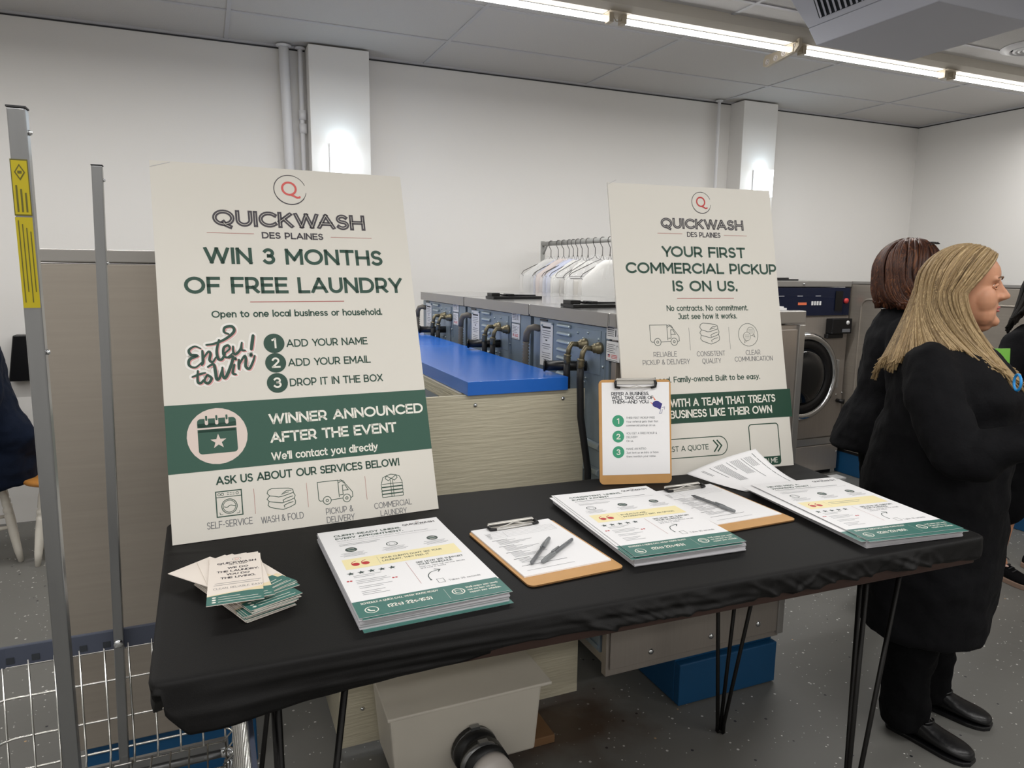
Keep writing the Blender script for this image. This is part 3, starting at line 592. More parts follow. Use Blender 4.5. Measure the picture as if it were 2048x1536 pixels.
# left row: tall stainless machine
t = empty('stainless_dryer', 'tall brushed stainless dryer at the left, behind the cart poles', 'dryer', (-.385, 2.10, 0))
b = MB(); b.box(0, .470, 0, .74, .178, 1.505); b.build('body', 'steel', t, bevel=.003)
b = MB(); b.box(-.006, .476, -.008, .745, 1.508, 1.540); b.build('top_cap', 'steel_edge', t, bevel=.003)
b = MB(); b.box(.28, .467, -.0015, 0, 1.33, 1.342); b.build('seam', 'steel_edge', t)
b = MB(); b.box(-.002, .002, -.002, .0, .20, 1.50); b.build('edge_seam', 'black', t)
b = MB(); b.box(.01, .46, .03, .74, .001, .172); b.build('base', 'blue_base', t, bevel=.004)
b = MB(); b.box(-.012, .004, .015, .03, .178, 1.45); b.build('door_gasket', 'black', t)

# bulkhead between the rows: cream panels, pipes, blue shelf
t = empty('bulkhead', 'cream embossed panel box closing the utility bulkhead behind the table', 'partition', (.312, 2.045, 0))
b = MB(); b.box(0, .826, 0, .012, .03, 1.118); b.build('front_panel', 'siding', t, bevel=.001)
b = MB(); b.box(0, .012, .013, 1.95, .03, 1.08); b.build('side_panel', 'siding', t)
b = MB(); b.box(.40, .765, .04, 1.93, 1.075, 1.1175); b.build('support', 'siding', t)
for x, z in ((.44, 1.085), (.745, 1.088), (.81, 1.115), (.07, .15)):
    b = MB(); b.T = Matrix.Translation((x, 0, z)) @ Matrix.Rotation(R(90), 4, 'X'); b.lathe([(.007, 0), (.006, .003), (.002, .005)], 12); b.build('screw', 'chrome', t)
b = MB(); b.box(0, .345, 0, 1.97, 0, .043); o = b.build('blue_shelf', 'blue_lam', None, bevel=.0015); o.location = (.722, 2.030, 1.1185)
tag(o, 'bright blue laminate shelf on top of the bulkhead', 'shelf')
t = empty('utility_pipes', 'grey metal conduits and junction behind the poster and blue shelf', 'pipe', (.5, 2.3, 1.06))
for p_ in ([( -.15, .5, .03), (.02, .3, .03), (.12, .05, .02), (.15, -.08, .01)], [(-.1, .9, .0), (.06, .35, .0), (.16, .1, -.02)]):
    b = MB(); b.tube(p_, .017, 12); b.build('conduit', 'galv_l', t)
b = MB(); b.ball((.0, .32, .035), .04, 0, 14); b.cyl((-.02, .36, .03), (.03, .29, .03), .032, 14); b.build('junction', 'galv_l', t)

# drain trough with coupling and pipe in front of the bulkhead
t = empty('drain_box', 'off-white plastic drain box with lid on the floor under the table', 'drain box', (.645, 1.94, 0))
b = MB(); b.hexa([(-.215,-.12,.03),(.225,-.12,.03),(.225,.09,.03),(-.215,.09,.03)], [(-.235,-.135,.272),(.24,-.135,.272),(.24,.095,.272),(-.235,.095,.272)]); b.build('body', 'trough', t, bevel=.008)
b = MB(); b.hexa([(-.245,-.16,.262),(.26,-.16,.262),(.25,.10,.274),(-.24,.10,.274)], [(-.245,-.16,.272),(.26,-.16,.272),(.25,.10,.286),(-.24,.10,.286)]); b.build('lid', 'trough', t, bevel=.003)
def zy(p): return p
cx = .015; b = MB()
b.tube([(cx,-.125,.10),(cx+.004,-.165,.099),(cx+.0045,-.166,.099),(cx+.006,-.185,.098),(cx+.0065,-.186,.098),(cx+.012,-.235,.095)], [.068,.068,.062,.062,.068,.066], 28); cp = b.build('rubber_coupling', 'couple', t)
for yy, rr in ((-.142, .0695), (-.212, .0685)):
    b = MB(); b.tube([(cx+.003, yy+.006, .0985), (cx+.003, yy-.006, .0985)], rr, 28); b.box(cx-.012, cx+.016, yy-.008, yy+.008, .0985+rr-.002, .0985+rr+.008); b.build('hose_clamp', 'alu', cp)
b = MB(); b.tube([(cx+.010,-.225,.0955),(cx+.018,-.275,.093),(cx+.0185,-.276,.093),(cx+.07,-.75,.07)], [.059,.059,.054,.054], 28); b.build('drain_pipe', 'pvc', t)
b = MB(); b.box(0, .22, 0, .16, 0, .028); o = b.build('wood_block', 'wood_blk', bevel=.003); o.location = (.74, 1.86, 0.001); tag(o, 'dirty brown wooden block on the floor under the drain box', 'wood block')

# ------------------------------------------------------------------ front-load washer by the back wall
t = empty('front_load_washer', 'tall front-loading washer with dark blue control panel and round door', 'washing machine', (3.55, 3.885, 0))
Wd = .815
b = MB(); b.box(0, Wd, .01, .90, .03, 1.40); b.build('body', 'steel', t, bevel=.004)
b = MB(); b.box(.0, Wd, -.004, .90, 1.405, 1.447); b.build('top_band', 'steel_edge', t, bevel=.004)
b = MB(); b.box(.01, Wd-.01, -.006, .01, .295, 1.195); b.build('front_panel', 'steel_v', t, bevel=.004)
b = MB(); b.box(.01, Wd-.01, -.002, .01, .235, .288); b.build('recessed_band', 'steel_edge', t, bevel=.002)  # plain steel strip set back between front panel and kick panel
b = MB(); b.box(.01, Wd-.01, -.006, .01, .035, .23); b.build('kick_panel', 'steel_v', t, bevel=.004)
b = MB(); mats = ['navy_panel', 'red', 'label', 'black', 'orange']; b.box(.005, Wd-.02, -.012, .01, 1.202, 1.40, 0)
b.box(.30, .38, -.0135, -.012, 1.278, 1.296, 4); 
for k in range(4): b.box(.425+k*.025, .442+k*.025, -.0135, -.012, 1.276, 1.304, 2)
b.box(.65, .72, -.018, -.012, 1.235, 1.375, 3)
b.T = Matrix.Translation((.755, -.012, 1.305)) @ Matrix.Rotation(R(90), 4, 'X'); b.lathe([(.02, 0), (.02, .01), (.012, .018)], 16, 1); b.T = Matrix.Identity(4)
for k in range(3): b.box(.12+k*.17, .17+k*.17, -.0132, -.012, 1.34, 1.343, 2)
b.build('control_panel', mats, t)
cp = MB(); cp.box(.585, .775, -.07, -.006, 1.07, 1.18); cp.box(.575, .73, -.04, -.006, 1.035, 1.07); cpo = cp.build('card_reader', 'black', t, bevel=.006)
b = MB(); b.box(.68, .755, -.073, -.07, 1.082, 1.105, 0); b.T = Matrix.Translation((.73, -.07, 1.150)) @ Matrix.Rotation(R(90), 4, 'X'); b.lathe([(.016, 0), (.013, .006)], 14, 1); b.T = Matrix.Identity(4); b.build('reader_display', ['grey_t', 'label'], cpo)
DC = Vector((.375, 0, .765)); T = Matrix.Translation((DC.x, -.006, DC.z)) @ Matrix.Rotation(R(90), 4, 'X')
b = MB(); b.T = T; b.lathe([(.325, 0), (.325, .02), (.31, .05), (.285, .06), (.265, .04), (.262, .02)], 48); d = b.build('door_ring', 'chrome', t)
b = MB(); b.T = T; b.lathe([(.263, .018), (.262, .05), (.22, .04), (.20, .025)], 48); b.build('door_gasket', 'black', d)
b = MB(); b.T = T; b.lathe([(.215, .025), (.18, .062), (.10, .085), (.02, .09)], 40); b.build('door_glass', 'glass', d)
b = MB(); b.box(.70, .725, -.035, -.006, .665, .875); b.build('door_handle', 'steel_edge', d, bevel=.004)
b = MB(); b.tube([(.755, -.006, .565), (.755, -.03, .565), (.78, -.05, .56)], [.014, .014, .02], 10); b.build('lock_knob', 'black', t)
for x, z in ((.74, .61), (.8, .62), (.775, .33), (.79, .17), (.35, 1.425)):
    b = MB(); b.ball((x, -.006, z), .008, 0, 8); b.build('screw', 'chrome', t)
b = MB(); b.box(.03, Wd-.03, .03, .88, .001, .03); b.build('base', 'black', t)
b = MB(); b.box(.06, .40, .1, .45, 1.4475, 1.458); b.tube([(.05, .2, 1.46), (.4, .2, 1.462)], .006, 8); b.build('top_hatch', 'black', t)
b = MB(); b.box(0, .17, 0, .09, 0, .012); o = b.build('folded_paper', 'label'); o.location = (4.12, 3.72, .001); tag(o, 'scrap of white paper on the floor before the front-loading washer', 'paper scrap')

# right row: pressed steel side of the next machine, on a blue plinth
t = empty('stainless_dryer', 'stainless machine with a pressed oblong side panel, behind the two women', 'dryer', (4.372, 3.95, 0))
b = MB(); b.box(0, .85, -1.9, 0, .188, 1.425); b.build('body', 'steel', t, bevel=.004)
b = MB(); b.box(-.002, .852, -1.902, .002, 1.427, 1.447); b.build('top_band', 'steel_edge', t, bevel=.003)
def pressed(y0, y1, z0, z1):
    b = MB(); r = .06
    P = arc(y1-r, z1-r, r, r, 0, 90, 6)+arc(y0+r, z1-r, r, r, 90, 180, 6)+arc(y0+r, z0+r, r, r, 180, 270, 6)+arc(y1-r, z0+r, r, r, 270, 360, 6)
    b.tube([(-.001, y, z) for y, z in P], .007, 8, closed=True); return b.build('pressed_rib', 'steel', t)
pressed(-1.75, -.16, .30, 1.32)
b = MB(); b.box(.02, .83, -1.88, -.02, .001, .165); b.build('plinth', 'blue_base', t, bevel=.003)
b = MB(); b.box(.015, .835, -1.885, -.015, .166, .187); b.build('shadow_gap', 'black', t)
b = MB(); b.box(-.004, 0, -.40, -.34, .20, .225); b.build('foot_bracket', 'pvc', t)
# black topped machine beyond at the right edge
t = empty('black_machine', 'black-topped machine at the right edge behind the blonde woman', 'machine', (4.55, 1.0, 0))
b = MB(); b.box(0, .7, 0, .85, .02, 1.40); b.build('body', 'steel', t, bevel=.004)
b = MB(); b.box(-.02, .72, -.01, .86, 1.401, 1.445); b.box(.02, .68, .03, .82, 1.446, 1.462); b.build('black_top', 'black', t, bevel=.006)

# ================================================================== GARMENT RACK
RX = 2.25
t = empty('garment_rack', 'grey metal garment rack holding bagged clothes behind the washers', 'clothes rack', (RX, 4.20, 0))
ra, rb_ = -.52, .52; zt = 1.688
b = MB(); b.tube([(0, ra, zt), (0, rb_, zt)], .016, 12); b.build('rail', 'rack', t)
for y in (ra, rb_):
    b = MB(); b.tube([(0, y, zt+.02), (0, y, .05)], .016, 10); s_ = 1 if y < 0 else -1
    b.tube([(0, y, zt-.08), (0, y+s_*.07, zt-.01)], .008, 8)
    b.tube([(-.22, y, .055), (.22, y, .055)], .014, 10); b.build('post', 'rack', t)
    for x in (-.2, .2):
        b = MB(); b.T = Matrix.Translation((x, y, .03)) @ Matrix.Rotation(R(90), 4, 'X'); b.lathe([(.03, -.012), (.03, .012)], 16); b.build('castor', 'black', t)
def garment(y, rot, col, kind, label, drop=0, wide=.215):
    g = empty('bagged_garment', label, 'bagged clothes', (RX, y, zt), rot, group='bagged clothes hanging on the rack')
    b = MB(); hk = [(.0, 0, -.085), (0, 0, -.045), (-.016, 0, -.018)]+[(.019*cos(R(a)), 0, .019*sin(R(a))+.0) for a in (190, 150, 110, 70, 30, -10)]
    b.tube(hk, .0023, 6); sh = .02
    z0 = -.085-drop; zw = z0-.125
    b.tube([(0, 0, -.085), (-.012, 0, z0-.02), (-.05, 0, z0-.035), (-wide+.015, 0, zw+.02), (-wide, 0, zw), (-wide+.01, 0, zw-.012), (wide-.01, 0, zw-.012), (wide, 0, zw), (wide-.015, 0, zw+.02), (.05, 0, z0-.035), (.012, 0, z0-.02), (0, 0, -.085)], .0024, 6)
    b.build('hanger', 'hanger', g)
    b = MB()                                  # garment, folded over the bar or buttoned on the shoulders
    rings = [(-.02, .035, .02), (-.05, .09, .022), (-.13, wide-.012, .02), (-.17, wide-.006, .022), (-.45, wide-.02, .024), (-.85, wide-.01, .022)] if kind == 'shirt' else [(-.148, wide-.03, .004), (-.155, wide-.03, .014), (-.45, wide-.035, .017), (-.70, wide-.03, .016)]
    vs = []; n = 28
    for ri, (dz, hw, th) in enumerate(rings):
        for k in range(n):
            a = 2*pi*k/n; wv = .006*sin(9*a+ri)+.004*sin(17*a+2*ri) if dz < -.14 else 0
            vs.append((hw*cos(a), (th+wv)*sin(a), z0+dz))
    fs = [(i*n+k, i*n+(k+1) % n, (i+1)*n+(k+1) % n, (i+1)*n+k) for i in range(len(rings)-1) for k in range(n)]+[tuple(range(n-1, -1, -1)), tuple((len(rings)-1)*n+k for k in range(n))]
    b.add(vs, fs, 0, True); b.build('garment', col, g)
    b = MB(); vs = []; n = 34; rings = [(0, .02, .010), (-.03, .05, .018), (-.14, wide+.012, .024), (-.2, wide+.016, .026), (-.5, wide+.02, .026), (-.95, wide+.022, .025)]
    rnd = random.Random(int(y*1000))
    for ri, (dz, hw, th) in enumerate(rings):
        for k in range(n):
            a = 2*pi*k/n; wv = .004*sin(7*a+ri*2)+.003*sin(15*a+3*ri)+rnd.uniform(-.003, .003)
            vs.append(((hw+wv)*cos(a), (th+wv)*sin(a), z0+dz))
    fs = [(i*n+k, i*n+(k+1) % n, (i+1)*n+(k+1) % n, (i+1)*n+k) for i in range(len(rings)-1) for k in range(n)]
    b.add(vs, fs, 0, True); b.build('plastic_cover', 'bag', g)
cols = ['shirt_w', 'shirt_b', 'shirt_p', 'shirt_b', 'shirt_b', 'shirt_w', 'shirt_g', 'shirt_w', 'shirt_g', 'shirt_g', 'shirt_w']
ys_ = [4.585, 4.47, 4.39, 4.31, 4.25, 4.19, 4.13, 4.05, 3.96, 3.87, 3.78]
what = ['farthest hanger on the rack, at its left end', 'pale blue shirt in clear film, second from the rack left end', 'blush-tinted shirt in clear film, third from the rack left end', 'pale blue shirt in clear film, fourth from the rack left end', 'pale blue shirt in clear film, near the middle of the rack', 'white shirt in clear film, exactly mid rack', 'grey trousers in clear film, just right of mid rack', 'white shirt in clear film, fourth from the rack right end', 'grey garment in clear film, third from the rack right end', 'grey folded trousers in clear film, second from the rack right end', 'white shirt in shiny film, nearest hanger at the rack right end']
for i, (y, c) in enumerate(zip(ys_, cols)):
    garment(y, R((-6, 4, -3, 3, -5, 2, 6, -4, 5, -7, 2)[i]), c, 'fold' if i in (6, 8, 9) else 'shirt', ('white shirt in clear film on the ' if i == 0 else '')+what[i], (0, .012, .002, .014, .006, .012, .01, .02, .0, .012, .015)[i], (.215, .2, .21, .205, .2, .205, .2, .17, .19, .215, .2)[i])
# ================================================================== TABLE
TZ = .89                                   # top of the cloth
FL, FR, BR, BL = Vector((-.105, 1.10)), Vector((1.672, 1.042)), Vector((1.742, 1.765)), Vector((-.11, 1.832))
t = empty('hairpin_table', 'dark wood table on black hairpin legs under the black cloth', 'table', (.80, 1.43, 0))
O = Vector((.80, 1.43))
def inn(p, d=.02):
    c = (FL+FR+BR+BL)/4; q = p-c; return (p - q.normalized()*d - O)
b = MB(); P = [inn(q) for q in (FL, FR, BR, BL)]; b.prism([(q.x, q.y) for q in P], .822, .882); b.build('tabletop', 'wood', t, bevel=.003)
def hairpin(fx, fy, cxx, cyy):             # foot and corner (world)
    g = MB(); f = Vector((fx-O.x, fy-O.y, .008)); c = Vector((cxx-O.x, cyy-O.y, .82))
    ux = Vector((1 if cxx < .8 else -1, 0, 0))*.115; uy = Vector((0, 1 if cyy < 1.4 else -1, 0))*.115
    for k, off in enumerate((Vector((0, 0, 0)), ux, uy)):
        e = (ux*.12 if k == 1 else uy*.12 if k == 2 else Vector((0, 0, 0)))
        g.tube([c+off, f+e+Vector((0, 0, .03)), f+e], .0062, 10)
    g.tube([f+ux*.12, f-Vector((0, 0, .001)), f+uy*.12], .0068, 10)
    pl = [c+Vector((0, 0, -.002)), c+ux*1.15, c+uy*1.15]; g.add([p for p in pl]+[p+Vector((0, 0, .003)) for p in pl], [(0, 1, 2), (5, 4, 3), (0, 3, 4, 1), (1, 4, 5, 2), (2, 5, 3, 0)])
    g.build('leg', 'leg', t)
hairpin(1.490, 1.700, 1.545, 1.705); hairpin(1.455, 1.165, 1.52, 1.135); hairpin(.08, 1.165, .075, 1.150); hairpin(.02, 1.70, .03, 1.74)
b = MB()
for x, y, r in ((.50, 1.0955, .012), (.85, 1.083, .005)): b.ball((x-O.x, y-O.y-.0, .835), r, 0, 8, (1, .1, .6))
b.build('paint_chips', 'label', t)

# cloth: top sheet plus a gathered skirt following the edge
def hem(s, side):
    """hem height along a side, s = 0..1"""
    if side == 0:   # front, left to right
        z = .842 + .004*sin(s*9) - .014*max(0, (s-.85)/.15)
        if s < .34: z = .806 + .036*(s/.34)**1.3
        if s < .028: z = .872 - .066*(s/.028)**.8
        return z
    if side == 1: return .828+.01*sin(s*5)
    if side == 2: return .80
    return .80+.05*min(1, (1-s)*0+s)*(1 if s > .7 else .4)
corners = [FL, FR, BR, BL]
per = []                      # perimeter samples: point, outward normal, side, s
NS = [420, 110, 120, 110]
rc = .018
for k in range(4):
    a, c = corners[k], corners[(k+1) % 4]; d = (c-a); L = d.length; d.normalize(); nrm = Vector((d.y, -d.x))
    for i in range(NS[k]+1):
        e_ = rc+(L-2*rc)*i/NS[k]; per.append((a+d*e_, nrm.copy(), k, e_/L))
    d2 = (corners[(k+2) % 4]-c).normalized(); n2 = Vector((d2.y, -d2.x)); o_ = c-nrm*rc-n2*rc
    for i in range(1, 9):
        t_ = i/9; n = (nrm*cos(t_*pi/2)+n2*sin(t_*pi/2)).normalized(); per.append((o_+n*rc, n, k if t_ < .5 else (k+1) % 4, 1.0 if t_ < .5 else 0.0))
rnd = random.Random(3)
gath = [(rnd.uniform(.3, .93), rnd.uniform(.0035, .010), rnd.uniform(-1.2, 1.8), rnd.uniform(.4, 1.2)) for _ in range(58)]
folds = [(.03, .62, .868, .845, .006), (.10, .70, .850, .838, .007), (.0, .40, .838, .822, .006), (.28, .66, .872, .856, .004)]
def wrinkle(k, s, v):          # v: 0 at the table edge, 1 at hem; outward displacement
    w = 0
    if k == 0:
        for c, wd, sl, am in gath:
            if c < .34: continue
            x = (s-c-sl*.035*(v-.5))/wd
            w += am*.0070*math.exp(-x*x)*(.25+.75*v)
        w += .002*sin(s*150+v*5)*v*(1 if s > .4 else .3)
    else:
        w += .004*sin(s*55+2*sin(s*9))*v
    return w
rows_in = [.9, .75, .55, .35, .2, .12, .05, .010]       # inner rings shrink towards the centre
cen = (FL+FR+BR+BL)/4
b = MB(); N = len(per); vs = []; rings = []
def topz(x, y):
    z = TZ
    # soft creases along the rear and front edges of the top
    z += .0012*max(0, sin((y-1.0)*55+sin(x*6)*1.5))*(1 if y > 1.62 else 0)
    return z
def add_ring(f):
    rings.append(len(vs)); vs.extend(f)
add_ring([(cen.x+(p.x-cen.x)*.02, cen.y+(p.y-cen.y)*.02, TZ) for p, n, k, s in per])
for q in rows_in:
    add_ring([(lambda X: (X.x, X.y, topz(X.x, X.y)))(cen+(p-cen)*(1-q) if q > .03 else p-n*(q)) for p, n, k, s in per])
for ang in (20, 50, 80):
    add_ring([(p.x+n.x*(.008*sin(R(ang))-.004), p.y+n.y*(.008*sin(R(ang))-.004), TZ-.008*(1-cos(R(ang)))) for p, n, k, s in per])
NV = 14
for j in range(1, NV+1):
    v = j/NV; f = []
    for p, n, k, s in per:
        hz = hem(s, k)
        if k == 3: hz = .812 if s < .93 else .812+.060*(s-.93)/.07
        z = TZ-.008+(hz-TZ+.008)*v
        # long soft swags across the left half of the front
        d = wrinkle(k, s, v)+.004
        if k == 0:
            for a0, a1, z0, z1, am in folds:
                if a0 < s < a1:
                    u = (s-a0)/(a1-a0); zz = z0+(z1-z0)*u+.006*sin(pi*u); x = (z-zz)/.006
                    d += am*math.exp(-x*x)*sin(pi*u)**.7
            d += .020*v*math.exp(-((s-.05)/.05)**2)
        d -= .010*max(0, v-.8)/.2*(1 if k == 0 and s > .3 else .3)
        f.append((p.x+n.x*d, p.y+n.y*d, z))
    add_ring(f)
add_ring([(x-per[i][1].x*.012, y-per[i][1].y*.012, z+.002) for i, (x, y, z) in enumerate(vs[rings[-1]:rings[-1]+N])])
fs = []
for a, c in zip(rings[:-1], rings[1:]):
    for i in range(N): j = (i+1) % N; fs.append((a+i, c+i, c+j, a+j))
fs.append(tuple(rings[0]+i for i in range(N)))
b.add(vs, fs, 0, True); o = b.build('tablecloth', 'cloth'); tag(o, 'black stretch cloth gathered over the hairpin table', 'tablecloth')
# tiny lint specks
# ================================================================== POSTERS
def board(name, label, cat, o, u, v, w, h, th=.006, tops=None):
    T = frame(o, u, v); mats = ['foam']; b = MB(); b.T = T
    b.box(0, w, 0, h, -th, 0, 0); b.T = Matrix.Identity(4)
    return b, mats, Art(b, T, mats)
def logo(a, cx, cy, r, wd=1.0, red='pinkred'):
    a.line(arc(cx, cy, r, r, 20, 300, 40), [r*.035]*8+[r*.05]*20+[r*.07]*13, 'ink_q', 1); a.line(arc(cx, cy, r, r, 300, 350, 10), [r*.06]*6+[r*.03]*5, 'ink_q', 1)
    a.line(arc(cx-r*.06, cy+r*.08, r*.42, r*.42, 0, 360, 28), r*.13, red, 1); a.line([(cx-.02*r, cy-.34*r), (cx+.22*r, cy-.42*r), (cx+.4*r, cy-.52*r), (cx+.55*r, cy-.5*r), (cx+.6*r, cy-.42*r)], [r*.1, r*.13, r*.13, r*.12, r*.1], red, 1.4)
def truck(a, x, y, w, h, k='ink_g', lw=.0016):
    f = lambda u, v: (x+w*u, y+h*v)
    a.line([f(.12, .12), f(.04, .12), f(.0, .2), f(.0, 1), f(.6, 1), f(.6, .2)], lw, k)
    a.line([f(.6, .86), f(.7, .95), f(.82, .78), f(.97, .45), f(1, .38), f(1, .16), f(.94, .12)], lw, k); a.line([f(.6, .95), f(.68, 1), f(.76, .94), f(.8, .84)], lw, k)
    a.line([f(.36, .12), f(.7, .14)], lw, k); a.line([f(.72, .5), f(.72, .74), f(.8, .74), f(.88, .5), f(.72, .5)], lw, k); a.line([f(.62, .3), f(.72, .3), f(.72, .5)], lw, k)
    for cx in (.24, .82): a.circle(*f(cx, .12), w*.115, lw, k); a.circle(*f(cx, .12), w*.035, lw, k)
def towels(a, x, y, w, h, k='ink_g', lw=.0016):
    f = lambda u, v: (x+w*u, y+h*v)
    a.line([f(.10, .68), f(.02, .8), f(.06, .93), f(.2, 1), f(.5, .97), f(.8, .93), f(.93, .86), f(.95, .72), f(.8, .67), f(.56, .60), f(.42, .58), f(.25, .64), f(.10, .68)], lw, k)
    a.line([f(.88, .82), f(.72, .84), f(.6, .76), f(.52, .68), f(.66, .74), f(.78, .76)], lw, k)
    a.line([f(.10, .68), f(.0, .54), f(.08, .42), f(.3, .36), f(.52, .30), f(.8, .38), f(.97, .46), f(1, .58), f(.95, .70)], lw, k); a.line([f(.92, .56), f(.7, .5), f(.56, .42), f(.58, .34)], lw, k)
    a.line([f(.06, .42), f(.02, .26), f(.1, .16), f(.3, .08), f(.54, .0), f(.8, .08), f(.98, .18), f(1, .32), f(.96, .45)], lw, k); a.line([f(.92, .3), f(.74, .26), f(.58, .18), f(.6, .08)], lw, k)
def smooth(P, n=6):
    P = [Vector(p) for p in P]; out = []
    for i in range(len(P)-1):
        p0 = P[max(i-1, 0)]; p1 = P[i]; p2 = P[i+1]; p3 = P[min(i+2, len(P)-1)]
        for k in range(n):
            t = k/n; q = .5*((2*p1)+(p2-p0)*t+(2*p0-5*p1+4*p2-p3)*t*t+(3*p1-p0-3*p2+p3)*t*t*t); out.append((q.x, q.y))
    out.append((P[-1].x, P[-1].y)); return out

# --- large poster at the left
b, mats, a = board('', '', '', (-.096, 1.673, TZ+.001), Vector((.523, 1.697, .89))-Vector((-.096, 1.673, .89)), Vector((-.09, 1.979, 1.751))-Vector((-.096, 1.673, .89)), .621, .914)
logo(a, .322, .857, .040)
a.text('QUICKWASH', .136, .752, .043, 'ink_q', w=.24, width=.367, gap=.30, inline='foam')
a.text('DES PLAINES', .245, .7225, .0175, 'ink_q', w=.2, width=.148, gap=.3)
a.rect(.116, .7335, .225, .7345, 'redline', 1); a.rect(.414, .7305, .522, .7315, 'redline', 1)
a.text('WIN 3 MONTHS', .110, .6545, .0425, 'green_t', w=.19, width=.431, gap=.3)
a.text('OF FREE LAUNDRY', .062, .579, .0425, 'green_t', w=.19, width=.526, gap=.3)
a.rect(.203, .5565, .432, .5585, 'redline', 1)
a.text('Open to one local business or household.', .115, .519, .0175, 'green_t', w=.17, width=.412, gap=.25)
# Enter to Win, brush lettering
def brush(paths, wd):
    for L, off, k, ex in ((0, (0, 0), 'halo', .0105), (1, (.0022, -.0022), 'pinkish', .0), (2, (0, 0), 'green_t', .0)):
        for j, (P, ws) in enumerate(paths):
            Q = smooth([(x+off[0], y+off[1]) for x, y in P]); n = len(Q)
            W = [(wd*(ws[0]+(ws[1]-ws[0])*sin(pi*i/(n-1)))+ex) for i in range(n)]
            a.line(Q, W, k, L*2+.02*j, round_=True)
ex0, ey0 = .050, .352
def e(u, v): return (ex0+.158*u, ey0+.140*v)
EW = [([e(.22,.66), e(.14,.70), e(.06,.64), e(.08,.56), e(.16,.54), e(.06,.48), e(.05,.38), e(.13,.34), e(.22,.42)], (.5, 1.1)),
      ([e(.24,.62), e(.24,.44), e(.22,.38)], (.8, 1.1)), ([e(.24,.48), e(.32,.60), e(.35,.56), e(.33,.46), e(.37,.42), e(.42,.50)], (.6, 1)),
      ([e(.30,.72), e(.42,.74), e(.58,.82), e(.70,.94), e(.68,1.03), e(.58,1.02), e(.56,.94), e(.62,.90)], (.7, 1.1)),
      ([e(.48,.80), e(.44,.62), e(.45,.48), e(.50,.46), e(.55,.55)], (.8, 1.1)), ([e(.54,.56), e(.62,.64), e(.60,.70), e(.54,.66), e(.53,.54), e(.58,.49), e(.66,.56)], (.6, 1)),
      ([e(.67,.68), e(.67,.58), e(.70,.54), e(.77,.62), e(.80,.74)], (.7, 1)), ([e(.80,.74), e(.79,.62), e(.84,.60)], (.6, .9)),
      ([e(.97,.86), e(.93,.62)], (1.1, 1.3)), ([e(.92,.53), e(.918,.51)], (1.2, 1.2)),
      ([e(.16,.28), e(.15,.10), e(.19,.07), e(.23,.12)], (.7, 1)), ([e(.08,.18), e(.18,.22), e(.26,.24)], (.6, .9)),
      ([e(.27,.18), e(.24,.10), e(.29,.06), e(.34,.14), e(.29,.20), e(.27,.18)], (.7, 1)),
      ([e(.30,.34), e(.38,.38), e(.40,.26), e(.41,.13), e(.45,.14), e(.50,.30)], (.7, 1.2)), ([e(.50,.32), e(.50,.17), e(.54,.15), e(.62,.34), e(.66,.50), e(.60,.48)], (.7, 1.2)),
      ([e(.67,.36), e(.64,.22), e(.68,.19)], (.8, 1)), ([e(.69,.47), e(.692,.455)], (1, 1)),
      ([e(.74,.44), e(.73,.28)], (.8, 1.1)), ([e(.74,.36), e(.82,.50), e(.84,.44), e(.83,.32), e(.88,.28), e(.94,.40), e(.97,.50)], (.7, 1.1))]
brush(EW, .0062)
for i, (s_, x1, y) in enumerate((('ADD YOUR NAME', .480, .4505), ('ADD YOUR EMAIL', .483, .4015), ('DROP IT IN THE BOX', .510, .3515))):
    a.disc(.2505, y+.001, .0245, 'green_t', 1); a.text('123'[i], .2505, y-.0115, .026, 'offw', w=.17, align='c', L=2); a.text(s_, .281, y-.0095, .0195, 'green_t', w=.155, width=x1-.281, gap=.27)
a.rect(0, .156, .621, .313, 'green', 1)
a.disc(.108, .235, .0655, 'blush', 2)
a.rrect(.066, .195, .150, .252, .008, 'green', 3); a.rect(.066, .245, .150, .252, 'green', 3); a.rrect(.066, .256, .150, .277, .008, 'green', 3); a.rect(.066, .256, .150, .266, 'green', 3)
for x in (.086, .108, .130): a.rrect(x-.0035, .262, x+.0035, .284, .0034, 'blush', 4); a.rrect(x-.0022, .272, x+.0022, .284, .002, 'green', 5)
def star(x, y, r, k, L=1): a.poly([(x+(r if i % 2 == 0 else r*.40)*sin(pi*i/5), y+(r if i % 2 == 0 else r*.40)*cos(pi*i/5)) for i in range(10)], k, L)
star(.109, .222, .018, 'blush', 4)
a.text('WINNER ANNOUNCED', .226, .252, .026, 'offw', w=.19, L=2, width=.381, gap=.27)
a.text('AFTER THE EVENT', .226, .2075, .026, 'offw', w=.19, L=2, width=.305, gap=.27)
a.text("We'll contact you directly", .224, .1655, .0195, 'offw', w=.16, L=2, width=.254, gap=.25)
a.text('ASK US ABOUT OUR SERVICES BELOW!', .099, .1215, .0195, 'green_t', w=.17, width=.430, gap=.27)
